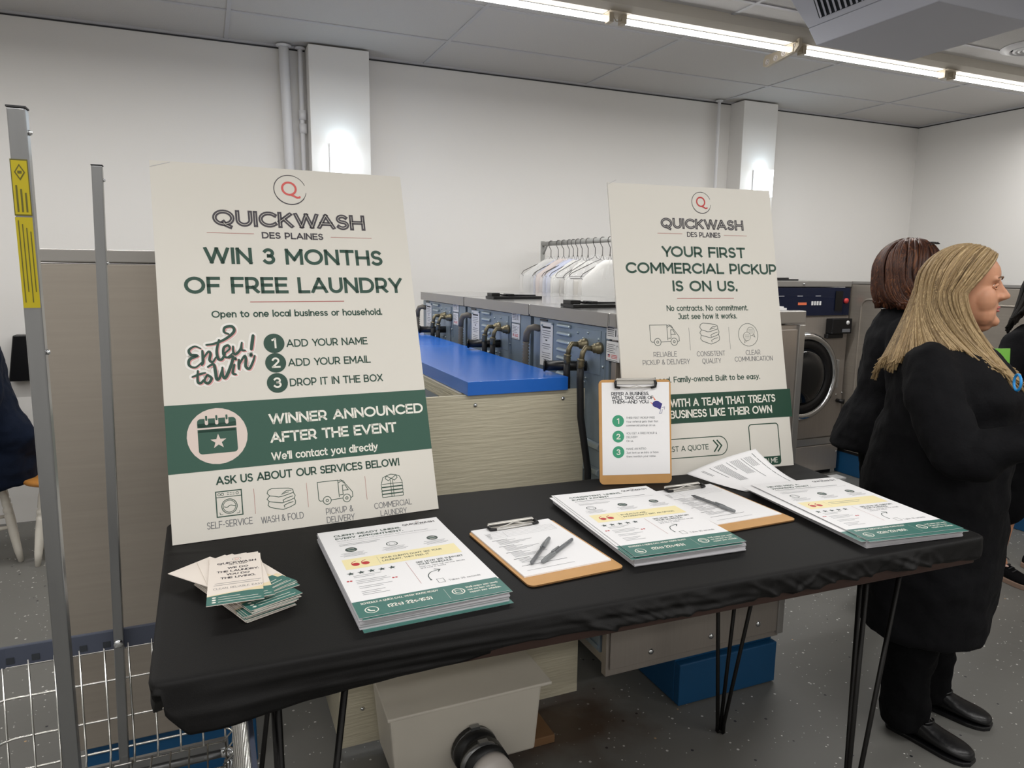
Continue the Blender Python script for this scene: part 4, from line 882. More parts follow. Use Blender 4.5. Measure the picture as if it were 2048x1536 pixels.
# icons
lw = .0015
x0, y0, s_ = .095, .049, .055
a.line([(x0,y0),(x0+s_,y0),(x0+s_,y0+.057),(x0,y0+.057),(x0,y0)], .0024, 'green_t'); a.line([(x0, y0+.044), (x0+s_, y0+.044)], lw, 'green_t')
a.circle(x0+s_/2, y0+.022, .0165, lw, 'green_t'); a.circle(x0+s_/2, y0+.022, .0135, lw*.8, 'green_t'); a.line(smooth([(x0+.016, y0+.022), (x0+.022, y0+.020), (x0+.03, y0+.024), (x0+.04, y0+.021)]), lw, 'green_t')
for x in (.007, .014, .046): a.circle(x0+x, y0+.0505, .0028, lw*.7, 'green_t')
for k in range(3): a.rect(x0+.024+k*.006, y0+.048, x0+.028+k*.006, y0+.049, 'green_t', 1); a.rect(x0+.024+k*.006, y0+.052, x0+.028+k*.006, y0+.053, 'green_t', 1)
a.line([(x0+.006, y0+.01), (x0+.007, y0+.005), (x0+.013, y0+.004)], lw*.7, 'green_t'); a.line([(x0+.049, y0+.01), (x0+.048, y0+.005), (x0+.042, y0+.004)], lw*.7, 'green_t')
towels(a, .205, .048, .064, .052, 'green_t', lw); truck(a, .323, .050, .082, .052, 'green_t', lw)
x0, y0 = .478, .045
for k in range(4): a.line([(x0+.001, y0+.001+k*.0085), (x0+.054, y0+.001+k*.0085), (x0+.055, y0+.008+k*.0085), (x0, y0+.008+k*.0085), (x0+.001, y0+.001+k*.0085)], lw*.9, 'green_t')
a.line([(x0+.001, y0+.035), (x0+.006, y0+.050), (x0+.016, y0+.054), (x0+.022, y0+.049), (x0+.0275, y0+.046), (x0+.033, y0+.049), (x0+.040, y0+.054), (x0+.049, y0+.050), (x0+.055, y0+.035)], lw, 'green_t')
a.line([(x0+.016, y0+.054), (x0+.012, y0+.047), (x0+.020, y0+.041), (x0+.0275, y0+.047), (x0+.035, y0+.041), (x0+.043, y0+.047), (x0+.040, y0+.054), (x0+.0275, y0+.057), (x0+.016, y0+.054)], lw, 'green_t')
a.rect(x0+.024, y0, x0+.0252, y0+.043, 'green_t', 1.2); a.rect(x0+.0298, y0, x0+.031, y0+.043, 'green_t', 1.2)
for x in (.177, .297, .439): a.rect(x, .046, x+.0007, .104, 'redline', 1)
a.text('SELF-SERVICE', .073, .0245, .0155, 'grey_t', w=.09, width=.096, gap=.25); a.text('WASH & FOLD', .189, .0215, .0155, 'grey_t', w=.09, width=.095, gap=.25)
a.text('PICKUP &', .338, .0225, .0150, 'grey_t', w=.09, width=.064, gap=.25); a.text('DELIVERY', .338, .0020, .0150, 'grey_t', w=.09, width=.066, gap=.25)
a.text('COMMERCIAL', .456, .0205, .0145, 'grey_t', w=.09, width=.095, gap=.25); a.text('LAUNDRY', .470, .0010, .0140, 'grey_t', w=.09, width=.066, gap=.25)
# dog-eared corner
a.line([(.0, .897), (.045, .912)], .0012, 'paper_side', 1)
o = b.build('poster', mats); tag(o, 'large white and green poster at the left of the table, giveaway with calendar icon', 'poster')

# --- second poster
b, mats, a = board('', '', '', (1.128, 1.743, TZ+.001), Vector((1.716, 1.690, .89))-Vector((1.128, 1.743, .89)), Vector((1.170, 1.953, 1.764))-Vector((1.128, 1.743, .89)), .587, .903)
logo(a, .324, .852, .0345, red='red')
a.text('QUICKWASH', .176, .765, .034, 'ink_q', w=.24, width=.294, gap=.30, inline='foam')
a.text('DES PLAINES', .264, .7395, .0165, 'ink_q', w=.17, width=.119, gap=.3)
a.rect(.158, .7485, .246, .7495, 'redline', 1); a.rect(.398, .7475, .484, .7485, 'redline', 1)
a.text('YOUR FIRST', .172, .6745, .0345, 'green_t', w=.19, width=.297, gap=.28); a.text('COMMERCIAL PICKUP', .043, .6215, .0345, 'green_t', w=.19, width=.540, gap=.28)
a.text('IS ON US.', .200, .5655, .0345, 'green_t', w=.19, width=.228, gap=.28); a.rect(.209, .5425, .415, .5445, 'redline', 1)
a.text('No contracts. No commitment.', .171, .504, .018, 'green_t', w=.14, width=.292, gap=.25); a.text('Just see how it works.', .209, .478, .018, 'green_t', w=.14, width=.21, gap=.25)
truck(a, .106, .401, .099, .060, 'ink_g', .0016); towels(a, .280, .398, .070, .067, 'ink_g', .0016)
a.circle(.457, .425, .0365, .0013, 'ink_g')
for (cx, cy) in ((.467, .436), (.452, .420)):
    a.disc(cx, cy, .0135, 'foam', 1.5+cy*0+(1 if cx < .46 else 0)); LL = 2+(1 if cx < .46 else 0); a.circle(cx, cy, .0135, .001, 'ink_g', LL)
    for k in range(4): a.rect(cx-.009, cy-.006+k*.004, cx+.009, cy-.0053+k*.004, 'ink_g', LL)
a.line([(.444, .409), (.440, .400), (.450, .405)], .001, 'ink_g', 3); a.line([(.472, .4235), (.482, .417), (.478, .427)], .001, 'ink_g', 3)
for x in (.2415, .386): a.rect(x, .380, x+.0008, .451, 'grey_t', 1)
for s_, x0, x1, y in (('RELIABLE', .113, .192, .3625), ('PICKUP & DELIVERY', .074, .236, .3385), ('CONSISTENT', .264, .365, .3605), ('QUALITY', .281, .348, .3375), ('CLEAR', .443, .496, .3605), ('COMMUNICATION', .400, .541, .3400)):
    a.text(s_, x0, y, .0155, 'grey_t', w=.085, width=x1-x0, gap=.24)
a.text('Local. Family-owned. Built to be easy.', .111, .282, .018, 'green_t', w=.14, width=.375, gap=.25)
a.rect(0, .156, .598, .246, 'green_d', 1)
a.text('WORK WITH A TEAM THAT TREATS', .062, .2065, .025, 'offw', w=.17, L=2, width=.474, gap=.26); a.text('YOUR BUSINESS LIKE THEIR OWN', .065, .1715, .025, 'offw', w=.17, L=2, width=.455, gap=.26)
B_ = arc(.317, .080, .029, .029, 90, -90, 12)+arc(.06, .080, .029, .029, 270, 90, 12); a.line(B_+[B_[0]], .0024, 'green_d', 1)
a.text('REQUEST A QUOTE', .083, .071, .0165, 'green_t', w=.12, width=.194, gap=.24)
for dx in (0, .013): a.line([(.296+dx, .098), (.312+dx, .080), (.297+dx, .062)], .0042, 'green_d', 1)
P_ = arc(.529, .128, .010, .010, 0, 90, 6)+arc(.439, .128, .010, .010, 90, 180, 6)+arc(.439, .018, .010, .010, 180, 270, 6)+arc(.529, .018, .010, .010, 270, 360, 6); a.line(P_+[P_[0]], .003, 'green_d', 1)
a.poly(arc(.439, .018, .010, .010, 180, 270, 6)+arc(.529, .018, .010, .010, 270, 360, 6)+[(.539, .034), (.429, .034)], 'green_d', 1.5)
a.text('SCAN ME', .484, .013, .016, 'offw', w=.13, L=3, width=.083, align='c', gap=.24)
a.line([(.0, .897), (.03, .912)], .0012, 'paper_side', 1)
o = b.build('poster', mats); tag(o, 'large white and green poster at the right of the table about a first commercial pickup', 'poster')

# ================================================================== CLIPBOARDS
def clip_hw(par, cy, w=.229):
    """low-profile steel clip at the top edge, local x across, y up the board"""
    b = MB(); b.add([], []); z = .004
    b.tube([(-.060, cy+.008, z+.006), (-.058, cy+.013, z+.010), (.058, cy+.013, z+.010), (.060, cy+.008, z+.006)], .0034, 8)
    b.box(-.058, .058, cy-.001, cy+.010, z+.002, z+.0045)
    b.build('clip_bar', 'clipsteel', par)
    b = MB(); b.tube([(-.058, cy-.008, z+.005), (-.02, cy-.011, z+.012), (0, cy-.006, z+.015), (.02, cy-.011, z+.012), (.058, cy-.008, z+.005)], .0014, 6)
    b.tube([(-.055, cy-.012, z+.004), (.055, cy-.012, z+.004)], .0016, 6); b.build('clip_spring', 'clipsteel', par)
    for s in (-1, 1):
        b = MB(); b.tube([(s*.060, cy+.010, z+.005), (s*.062, cy+.002, z+.008), (s*.061, cy-.010, z+.006), (s*.048, cy-.013, z+.006)], [.0036, .0042, .0042, .0032], 10); b.build('clip_end_cap', 'black', par)
def form_art(a, w, h):
    a.rect(.060, h-.026, .150, h-.0245, 'ink', 1)
    a.line([(.018, h-.036), (w-.014, h-.036)], .0005, 'grey_t'); 
    for k in range(1, 5): a.line([(.018, h-.036-k*.008), (w-.014, h-.036-k*.008)], .0005, 'grey_t'); a.rect(.019, h-.034-k*.008, .034-.002*k, h-.0325-k*.008, 'ink', 1)
    a.line([(.064, h-.036), (.064, h-.068)], .0005, 'grey_t'); a.line([(w-.014, h-.036), (w-.014, h-.068)], .0005, 'grey_t')
    y = h-.082
    for blk in (5, 5, 5, 4):
        a.rect(.018, y, .055, y+.0018, 'ink', 1); y -= .006
        for k in range(blk): a.rect(.026, y, .055+.018*((k*7+blk) % 4), y+.0012, 'grey_t', 1); y -= .0052
        y -= .005
    a.rect(.018, y-.006, .125, y-.0047, 'ink', 1); a.rect(.018, y-.030, .130, y-.029, 'grey_t', 1)
def clipboard(label, mtx, kind='form'):
    t = empty('clipboard', label, 'clipboard'); t.matrix_world = mtx
    w, h = .222, .316; r = .014
    b = MB(); b.prism(arc(w/2-r, h/2-r, r, r, 0, 90, 6)+arc(-w/2+r, h/2-r, r, r, 90, 180, 6)+arc(-w/2+r, -h/2+r, r, r, 180, 270, 6)+arc(w/2-r, -h/2+r, r, r, 270, 360, 6), 0, .0033, 0, 1); b.build('board', ['mdf', 'mdf_e'], t)
    clip_hw(t, h/2-.012)
    return t
def paper_on(mtx, w, h, x, y, name, label, cat, artf, th=.0015, curl=0, group=None, matname='paper', z=.0034):
    """sheets lying on a board: top print plus small thickness"""
    T = mtx @ Matrix.Translation((x, y, z)); mats = [matname, 'paper_side']; b = MB(); b.T = T
    b.box(0, w, 0, h, 0, th, 0); b.T = Matrix.Identity(4)
    a = Art(b, T @ Matrix.Translation((0, 0, th)), mats, lift=.00015, step=.00012)
    if artf: artf(a)
    o = b.build(name, mats); return tag(o, label, cat, group)
def flat(cx, cy, z, deg): return Matrix.Translation((cx, cy, z)) @ Matrix.Rotation(R(deg), 4, 'Z')

# standing clipboard with the referral sheet
Tm = frame((1.014, 1.728, TZ+.002), Vector((1.225, 1.676, 0))-Vector((1.017, 1.735, 0)), Vector((1.000, 1.792, 1.185))-Vector((1.017, 1.735, .89)))
ms = Tm @ Matrix.Translation((.111, .151, .0)) @ Matrix.Diagonal((.97, .955, 1, 1))
clipboard('upright brown clipboard leaning against the right-hand poster', ms)
def refer(a):
    for i, s_ in enumerate(('REFER A BUSINESS.', "WE'LL TAKE CARE OF", 'THEM_AND YOU.')): a.text(s_, .030+.001*i, .2405-.0125*i, .0105, 'ink', w=.17, width=(.114, .126, .112)[i], gap=.2)
    for i, (t1, t2, t3) in enumerate((('THEIR FIRST PICKUP FREE', 'Your referral gets their first', 'commercial pickup on us.'), ('YOU GET A FREE PICKUP &', 'DELIVERY', 'On us.'), ('MAKE AN INTRO', 'Just text us an intro or have', 'them mention your name.'))):
        y = .163-.047*i; a.disc(.049, y, .018, 'mint', 1); a.text('123'[i], .049, y-.0085, .017, 'offw', w=.16, L=2, align='c')
        wd = ((.088, .098, .090), (.094, .034, .021), (.060, .098, .090))[i]
        for k, q in enumerate((t1, t2, t3)): a.text(q, .074, y+.006-k*.0115, .0062, 'grey_t', w=.12, width=wd[k], gap=.24)
    a.poly([(.164, .204), (.176, .220), (.186, .214), (.180, .196)], 'violet', 1); a.disc(.168, .213, .0125, 'violet', 1.2, .010); a.line([(.181, .196), (.177, .184), (.184, .185), (.186, .197)], .0012, 'violet', 1); a.line([(.184, .202), (.193, .204), (.192, .196)], .0012, 'violet', 1)
    a.poly([(.156, .238), (.166, .226), (.162, .224)], 'orange', 1); a.poly([(.147, .220), (.160, .214), (.157, .211)], 'orange', 1)
paper_on(ms, .208, .280, -.102, -.130, 'referral_sheet', 'white referral sheet with three green numbered steps on the upright clipboard', 'paper', refer, th=.0006)
m1 = flat(.652, 1.347, TZ+.0015, 2.9); clipboard('brown clipboard lying flat between the two nearest flyer stacks', m1)
paper_on(m1, .206, .276, -.103, -.118, 'printed_form', 'white printed forms on the flat clipboard that carries two pens', 'paper', lambda a: form_art(a, .206, .276), th=.003)
m2 = flat(1.213, 1.442, TZ+.0015, 1.0); clipboard('brown clipboard lying flat right of the middle flyer stack', m2)
paper_on(m2, .206, .276, -.103, -.115, 'printed_form', 'white printed forms on the flat clipboard that carries one pen', 'paper', lambda a: form_art(a, .206, .276), th=.002)

# pens
def pen(p0, p1, z, label, capend=0, group='grey pens'):
    p0, p1 = Vector((*p0, z)), Vector((*p1, z)); d = (p1-p0).normalized(); L = .148
    t = empty('pen', label, 'pen', p0, 0); t.rotation_euler = (0, 0, math.atan2(d.y, d.x)); r = .0042
    b = MB(); b.tube([(.0, 0, 0), (.003, 0, 0), (L-.012, 0, 0)] if capend else [(0, 0, 0), (.003, 0, 0), (L-.055, 0, 0)], [r*.8, r, r], 6); b.build('barrel', 'pen', t)
    if capend == 2:        # uncapped, point showing
        b = MB(); b.tube([(L-.012, 0, 0), (L-.004, 0, 0), (L, 0, 0)], [r*.8, r*.3, r*.15], 8); b.build('tip', 'ink', t)
        b = MB(); b.tube([(-.002, 0, 0), (.04, 0, 0), (.048, 0, 0)], [r*.9, r*1.3, r*1.05], 10); b.box(.03, .062, -.0014, .0014, r, r+.002); b.build('cap', 'pen_c', t)
    else:
        b = MB(); b.tube([(L-.058, 0, 0), (L-.054, 0, 0), (L-.02, 0, 0), (L-.003, 0, 0), (L, 0, 0)], [r*1.1, r*1.35, r*1.25, r*1.0, r*.6], 10); b.tube([(L-.045, -.0, r+.003), (L-.05, 0, r+.004), (L-.078, 0, r+.003)], .0016, 6); b.build('cap', 'pen_c', t)
    return t
pz = TZ+.0015+.0034+.003+.0062
pen((.590, 1.266), (.688, 1.381), pz, 'capped grey pen, the left of two on the flat clipboard')
pen((.730, 1.352), (.613, 1.263), pz, 'capped grey pen, the right of two on the flat clipboard')
pen((1.205, 1.375), (1.182, 1.527), pz-.001, 'single grey pen lying on the form of the right-hand flat clipboard', 2)

# ================================================================== FLYERS
SW, SH = .2794, .4318
def flyer_art(a, kind):
    hd = {0: ('CLIENT-READY LINENS.', 'EVERY APPOINTMENT.'), 1: ('CONSISTENT LINENS.', 'EVERY PATIENT'), 2: ('NEVER MISS A', 'WEEKEND RESET.')}[kind]
    a.text(hd[0], .031, .3915, .0105, 'green_t', w=.2, width=.150 if kind < 2 else .100, gap=.3); a.text(hd[1], .031, .3735, .0105, 'green_t', w=.2, width=(.150, .105, .125)[kind], gap=.3)
    a.text('QUICKWASH', .190, .4030, .0105, 'ink_q', w=.2, width=.075, gap=.32); a.circle(.227, .419, .004, .0006, 'ink_q'); a.circle(.227, .4192, .0018, .0005, 'pinkred')
    a.rect(.214, .399, .242, .4002, 'grey_t', 1)
    if kind == 0: a.text('RELIABLE LINEN SERVICE FOR SPAS, SALONS, AND SKINCARE BUSINESSES', .031, .362, .0036, 'grey_t', w=.13, width=.205, gap=.3)
    else: a.rect(.031, .362, .235, .3645, 'grey_t', 1)
    a.rect(.031, .352, .255, .3526, 'grey_t', 1)
    a.rect(.031, .341, .120, .3425, 'grey_t', 1); a.rect(.031, .3345, .112, .336, 'grey_t', 1)
    for i, x in enumerate((.050, .138, .229)):
        if (kind == 0 and i == 1) or (kind > 0 and i == 0): a.circle(x, .308, .0115, .0022, 'ink_g'); a.line([(x-.006, .302), (x+.006, .302), (x+.006, .312), (x-.006, .312), (x-.006, .302)], .0008, 'grey_t')
        else:
            a.disc(x, .308, .0125, 'ink_g', 1)
            for k in range(3): a.rect(x-.007, .302+k*.005, x+.007, .3038+k*.005, 'teal' if k == 1 else 'offw', 2)
        for k in range(4): a.rect(x-(.024, .020, .028, .022)[k], .290-k*.0055, x+(.024, .020, .028, .022)[k], .2912-k*.0055, 'grey_t', 1)
    a.rect(.020, .207, .262, .259, 'yellow', 1)
    q = {0: ("YOUR CLIENTS DON'T SEE YOUR", 'LAUNDRY, THEY FEEL IT'), 1: ('IN HEALTHCARE,', "INCONSISTENCY ISN'T AN OPTION."), 2: ('', '')}[kind]
    a.rect(.090, .213, .0904, .250, 'grey_t', 2)
    if kind < 2: a.text(q[0], .097, .2355, .0080, 'ink_g', w=.15, L=2, width=(.130, .07)[kind], gap=.28); a.text(q[1], .097, .2215, .0080, 'ink_g', w=.15, L=2, width=(.098, .140)[kind], gap=.28)
    else: a.rect(.10, .239, .20, .2408, 'grey_t', 2); a.rect(.10, .229, .19, .2308, 'grey_t', 2)
    for dx in (0, .020): a.disc(.043+dx, .228, .0078, 'bookred', 2); a.line(smooth([(.036+dx, .228), (.037+dx, .238), (.046+dx, .245)]), [.005, .003, .002], 'bookred', 2.3)
    for k in range(5):
        x, y, r = .024+k*.0205, .186, .0082
        a.poly([(x+(r if i % 2 == 0 else r*.42)*sin(pi*i/5), y+(r if i % 2 == 0 else r*.42)*cos(pi*i/5)) for i in range(10)], 'ink_g', 1)
    y = .172
    for k, ww in enumerate((.055, .04, 0, .06, .066, .05, 0, .064, .045, 0, .045, .035, .05)):
        if ww: a.rect(.026, y, .026+ww, y+.0013, 'grey_t', 1)
        y -= .0072
    for dx in (0, .006): a.disc(.012+dx, .153, .0026, 'bookred', 1); a.disc(.096+dx, .138, .0026, 'bookred', 1)
    a.rect(.1375, .092, .1382, .200, 'redline', 1)
    a.text('SEE HOW WE SUPPORT', .157, .1855, .0082, 'ink_g', w=.16, width=.100, gap=.28); a.text('YOUR SCHEDULE', .157, .1740, .0082, 'ink_g', w=.16, width=.072, gap=.28)
    a.text('Scan to view full service details', .157, .164, .0050, 'grey_t', w=.13, width=.096, gap=.28); a.text('and how it works', .157, .156, .0050, 'grey_t', w=.13, width=.052, gap=.28)
    a.line(smooth([(.160, .098), (.160, .118), (.170, .134), (.190, .140)]), [.004, .003, .0025, .002], 'ink_g', 1); a.line([(.180, .146), (.191, .1405), (.184, .131)], .0022, 'ink_g', 1)
    a.line([(.170, .082), (.183, .082), (.183, .099), (.170, .099), (.170, .082)], .001, 'ink_g', 1)
    a.text('Takes 30 seconds', .191, .0825, .0068, 'grey_t', w=.12, width=.064, gap=.28)
    a.rect(0, 0, SW, .063, 'teal', 1)
    a.text("SCHEDULE A QUICK CALL WHEN YOU'RE READY", .014, .0485, .0072, 'offw', w=.17, L=2, width=.143, gap=.26)
    a.circle(.027, .024, .0115, .0018, 'offw', 2); a.line(smooth([(.0215, .029), (.0235, .022), (.0315, .019)]), [.004, .0022, .004], 'offw', 2)
    a.text('(224) 224-1961', .057, .0215, .0128, 'offw', w=.18, L=2, width=.080, gap=.26)
    a.rect(.168, .010, .1684, .052, 'offw', 2); a.circle(.191, .033, .0115, .0022, 'offw', 2); a.line([(.185, .028), (.197, .028), (.197, .038), (.185, .038), (.185, .028)], .0014, 'offw', 2)
    for k, s_ in enumerate(("We'll review your needs", 'and see how we can', 'support your schedule.')): a.text(s_, .209, .040-k*.0105, .0065, 'offw', w=.16, L=2, width=(.064, .055, .062)[k], gap=.26)
def flyer_pile(cx, cy, deg, kind, thick, who, extras):
    """a stack of many sheets with separately lying top sheets"""
    z = TZ+.0008; mt = flat(cx, cy, z, deg)
    b = MB(); mats = ['paper_side', 'paper', 'teal']
    b.T = mt; n = 9; rr = random.Random(kind+5)
    for k in range(n):
        dx, dy = rr.uniform(-.0012, .0012), rr.uniform(-.0016, .0016); b.box(-SW/2+dx, SW/2+dx, -SH/2+dy, SH/2+dy, thick*k/n, thick*(k+1)/n-.0001, 0)
    b.T = Matrix.Identity(4); o = b.build('flyer_stack', mats); tag(o, 'thick stack of white flyers %s, below its top sheets' % who, 'flyers', kind='stuff')
    zt = thick
    for i, (dx, dy, dr) in enumerate(extras+[(0, 0, 0)]):
        q = mt @ Matrix.Translation((dx, dy, zt+.0002)) @ Matrix.Rotation(R(dr), 4, 'Z') @ Matrix.Translation((-SW/2, -SH/2, 0))
        top = i == len(extras)
        mats = ['paper', 'paper_side']; b = MB(); b.T = q; b.box(0, SW, 0, SH, 0, .0006); b.T = Matrix.Identity(4)
        a = Art(b, q @ Matrix.Translation((0, 0, .0006)), mats, lift=.0001, step=.00006); flyer_art(a, kind) if top else (a.rect(0, 0, SW, .063, 'teal', 1), a.circle(.027, .024, .0115, .0018, 'offw', 2))
        o = b.build('flyer', mats); tag(o, ('top flyer %s, with pale yellow band' if top else 'second flyer, just under the top one, %s' if i == len(extras)-1 else 'lower slipped flyer %s') % who, 'flyer', group='flyers on the table')
        zt += .0018
flyer_pile(.347, 1.362, 1.2, 0, .019, 'on the stack nearest the camera', [(.003, -.004, .6)])
flyer_pile(.946, 1.403, -3.2, 1, .018, 'on the middle stack between the clipboards', [(-.012, -.004, .4), (-.006, .004, -.5)])
flyer_pile(1.500, 1.290, -6.2, 2, .016, 'on the rightmost stack at the table corner', [(-.022, .004, 1.8), (.004, -.012, -1.2)])
# green bottom sheet under the nearest stack
b = MB(); mats = ['paper', 'teal']; b.T = flat(.350, 1.352, TZ+.0001, 1.8); b.box(-SW/2, SW/2, -SH/2, SH/2, 0, .0005, 0); b.box(-SW/2, SW/2, -SH/2, -SH/2+.06, .0, .00065, 1); o = b.build('flyer', mats); tag(o, 'lowest flyer sticking out beneath the stack nearest the camera', 'flyer', group='flyers on the table')

# curled loose sheet by the right poster
A_, B2, C_, D_ = Vector((1.290, 1.690, .905)), Vector((1.486, 1.620, .980)), Vector((1.592, 1.520, .8925)), Vector((1.372, 1.520, .8925))
b = MB(); n = 22; vs = []; mats = ['paper']
def sheet(u, v):      # u: D/C side .. , v across
    p = (A_*(1-u)+B2*u)*(1-v)+(D_*(1-u)+C_*u)*v
    p.z = TZ+.0012+max(0, (A_.z*(1-u)+B2.z*u)-TZ)*(1-v)**1.6+.012*sin(pi*v)*u*(1-v)*2*0+.006*sin(pi*u)*(1-v)
    return p
for i in range(n+1):
    for j in range(n+1): vs.append(sheet(i/n, j/n))
fs = [(i*(n+1)+j, (i+1)*(n+1)+j, (i+1)*(n+1)+j+1, i*(n+1)+j+1) for i in range(n) for j in range(n)]
b.add(vs, fs, 0, True)
def sprint(u0, v0, u1, v1, k):       # printed bar following the curl
    q = [sheet(u0, v0), sheet(u1, v0), sheet(u1, v1), sheet(u0, v1)]; q = [p+Vector((0, 0, .0006)) for p in q]
    if k not in mats: mats.append(k)
    b.add(q, [(0, 1, 2, 3)], mats.index(k))
for g, (u0, cnt) in enumerate(((.14, 2), (.26, 1), (.32, 6), (.50, 1), (.55, 6), (.71, 1), (.75, 5))):
    for k in range(cnt):
        uu = u0+k*.022; v1 = .30+.14*((k*3+g) % 3)
        for s in range(4): sprint(uu, .10+(v1-.10)*s/4, uu+.006, .10+(v1-.10)*(s+1)/4, 'grey_t' if cnt > 1 else 'ink')
for s in range(8): sprint(.90, .06+.1*s, .908, .06+.1*s+.09, 'ink')
o = b.build('loose_paper', mats); tag(o, 'curled loose sheet of white paper in front of the right-hand poster', 'paper')
sm = o.modifiers.new('solid', 'SOLIDIFY'); sm.thickness = .0003

# ================================================================== RACK CARDS
CW, CH = .0945, .2165
def card_art(a, full=True):
    a.poly([(0, 0), (CW, 0), (CW, .040), (.07, .044), (.04, .042), (0, .036)], 'teal', 1)
    a.poly([(0, .036), (.04, .042), (.07, .044), (CW, .040), (CW, .058), (.05, .047), (0, .040)], 'wave', .5)
    for k in range(3):
        a.disc(.012, .029-k*.0095, .0035, 'offw', 2, .0028); a.rect(.019, .028-k*.0095, (.055, .085, .09)[k], .0295-k*.0095, 'offw', 2)
    if full:
        a.circle(.050, .200, .008, .0007, 'ink_q'); a.circle(.050, .200, .0035, .0008, 'pinkred')
        a.text('QUICKWASH', .050, .178, .0095, 'ink_q', w=.2, width=.070, align='c', gap=.3); a.text('DES PLAINES', .052, .1715, .0045, 'ink_q', w=.16, width=.032, align='c', gap=.3)
        for i, (s_, ww) in enumerate((('WE DO', .036), ('THE LAUNDRY.', .074), ('YOU DO', .040), ('THE LIVING.', .060))): a.text(s_, .052, .153-i*.0155, .0085, 'ink_q', w=.2, width=ww, align='c', gap=.28)
        a.rect(.012, .088, .092, .0893, 'grey_t', 1); a.rect(.010, .080, .088, .0813, 'grey_t', 1); a.text('CLEAN. RELIABLE. EASY', .052, .062, .0075, 'grey_t', w=.08, width=.084, align='c', gap=.24)
def card(cx, cy, z, deg, label, full=False, tilt=0, th=.0011, bend=0):
    q = Matrix.Translation((cx, cy, z)) @ Matrix.Rotation(R(deg), 4, 'Z') @ Matrix.Rotation(R(tilt), 4, 'X') @ Matrix.Translation((-CW/2, -CH/2, 0))
    mats = ['cream', 'paper_side']; b = MB(); b.T = q; b.box(0, CW, 0, CH, 0, th); b.T = Matrix.Identity(4)
    card_art(Art(b, q @ Matrix.Translation((0, 0, th)), mats, lift=.0001, step=.00008), full)
    o = b.build('rack_card', mats); return tag(o, label, 'rack card', group='fanned pile of rack cards')
z = TZ+.0012; rr = random.Random(11)
for i in range(14):       # the lower pile, teal ends towards the viewer
    sp = (0 if i < 7 else .007)
    card(.037+rr.uniform(-.002, .002)+sp, 1.359+rr.uniform(-.002, .002)-sp*.3, z, 22+rr.uniform(-2, 2)+(2 if i > 7 else 0), 'rack card in the lower pile, %s from the bottom' % ('lowest one, first', 'second', 'third', 'fourth', 'fifth', 'sixth', 'seventh', 'eighth', 'ninth', 'tenth', 'eleventh', 'twelfth', 'thirteenth', 'fourteenth')[i]); z += .00165
for i, (dx, dy, dg, nm) in enumerate(((.048, 1.392, 23, 'rack card of the upper fan whose teal end reaches furthest right'), (.036, 1.392, 30, 'rack card of the upper fan whose plain end points upper left'),
        (.030, 1.388, 34, 'rack card of the upper fan, its teal end just above the lower pile'), (.010, 1.386, 38, 'rack card of the upper fan with the most turned teal end'),
        (.020, 1.378, 9, 'rack card two below the topmost, turned slightly left'), (.032, 1.374, 4, 'rack card directly under the topmost one'))):
    card(dx, dy, z, dg, nm); z += .0017
card(.0240, 1.364, z+.0004, -2.0, 'topmost rack card with four lines of dark lettering', True)
# ================================================================== LAUNDRY CART
CX, YN, YFr = -.185, .86, 1.555
t = empty('laundry_cart', 'chrome wire laundry cart with two tall square poles at the left', 'laundry cart', (CX, 1.2, 0))
def pole(y, x, top, lean, bolts):
    g = .0088; b = MB(); b.hexa([(x-g-CX-lean, y-g-1.2, .30), (x+g-CX-lean, y-g-1.2, .30), (x+g-CX-lean, y+g-1.2, .30), (x-g-CX-lean, y+g-1.2, .30)], [(x-g-CX, y-g-1.2, top), (x+g-CX, y-g-1.2, top), (x+g-CX, y+g-1.2, top), (x-g-CX, y+g-1.2, top)]); o = b.build('pole', 'alu', t, bevel=.0018)
    b = MB(); b.box(x-g-.0006-CX, x+g+.0006-CX, y-g-.0006-1.2, y+g+.0006-1.2, top, top+.0018); b.build('pole_cap', 'gap', o)
    for z in bolts:
        b = MB(); b.ball((x+g+.001-CX-lean*(top-z)/(top-.3), y-1.2, z), .0032, 0, 8); b.build('rivet', 'chrome', o)
    return o
pn = pole(.972, -.180, 1.670, .012, (1.645, 1.4))
pf = pole(1.54, -.170, 1.680, .040, (1.655, 1.505))
# yellow stickers on the near pole
b = MB(); mats = ['yel_lab']; a = Art(b, frame((-.1900-CX, .9625-1.2, 1.452), (1, 0, 0), (.009, 0, 1)), mats)
a.T = a.T @ Matrix.Diagonal((.80, 1, 1, 1)); a.rect(0, .102, .021, .163, 'yel_ink', 0); a.rect(.0012, .1035, .0198, .1615, 'yel_lab', 1)
a.poly([(.0105, .158), (.017, .149), (.0105, .140), (.004, .149)], 'yel_ink', 2); a.poly([(.0105, .1555), (.0152, .149), (.0105, .1425), (.0058, .149)], 'yel_lab', 3); a.rect(.008, .1475, .013, .1505, 'yel_ink', 4)
for k in range(3): a.rect(.004+k*.0052, .106, .0062+k*.0052, .135-.004*k, 'yel_ink', 2)
a.rect(0, 0, .0205, .1005, 'yel_lab', 0)
for k in range(4): a.rect(.003+k*.0045, .006+.012*(k % 2), .0043+k*.0045, .097-.004*k, 'yel_ink', 1)
b.build('warning_sticker', mats, t)
def bx(u): return u-CX
xl, xr = -.445, .035
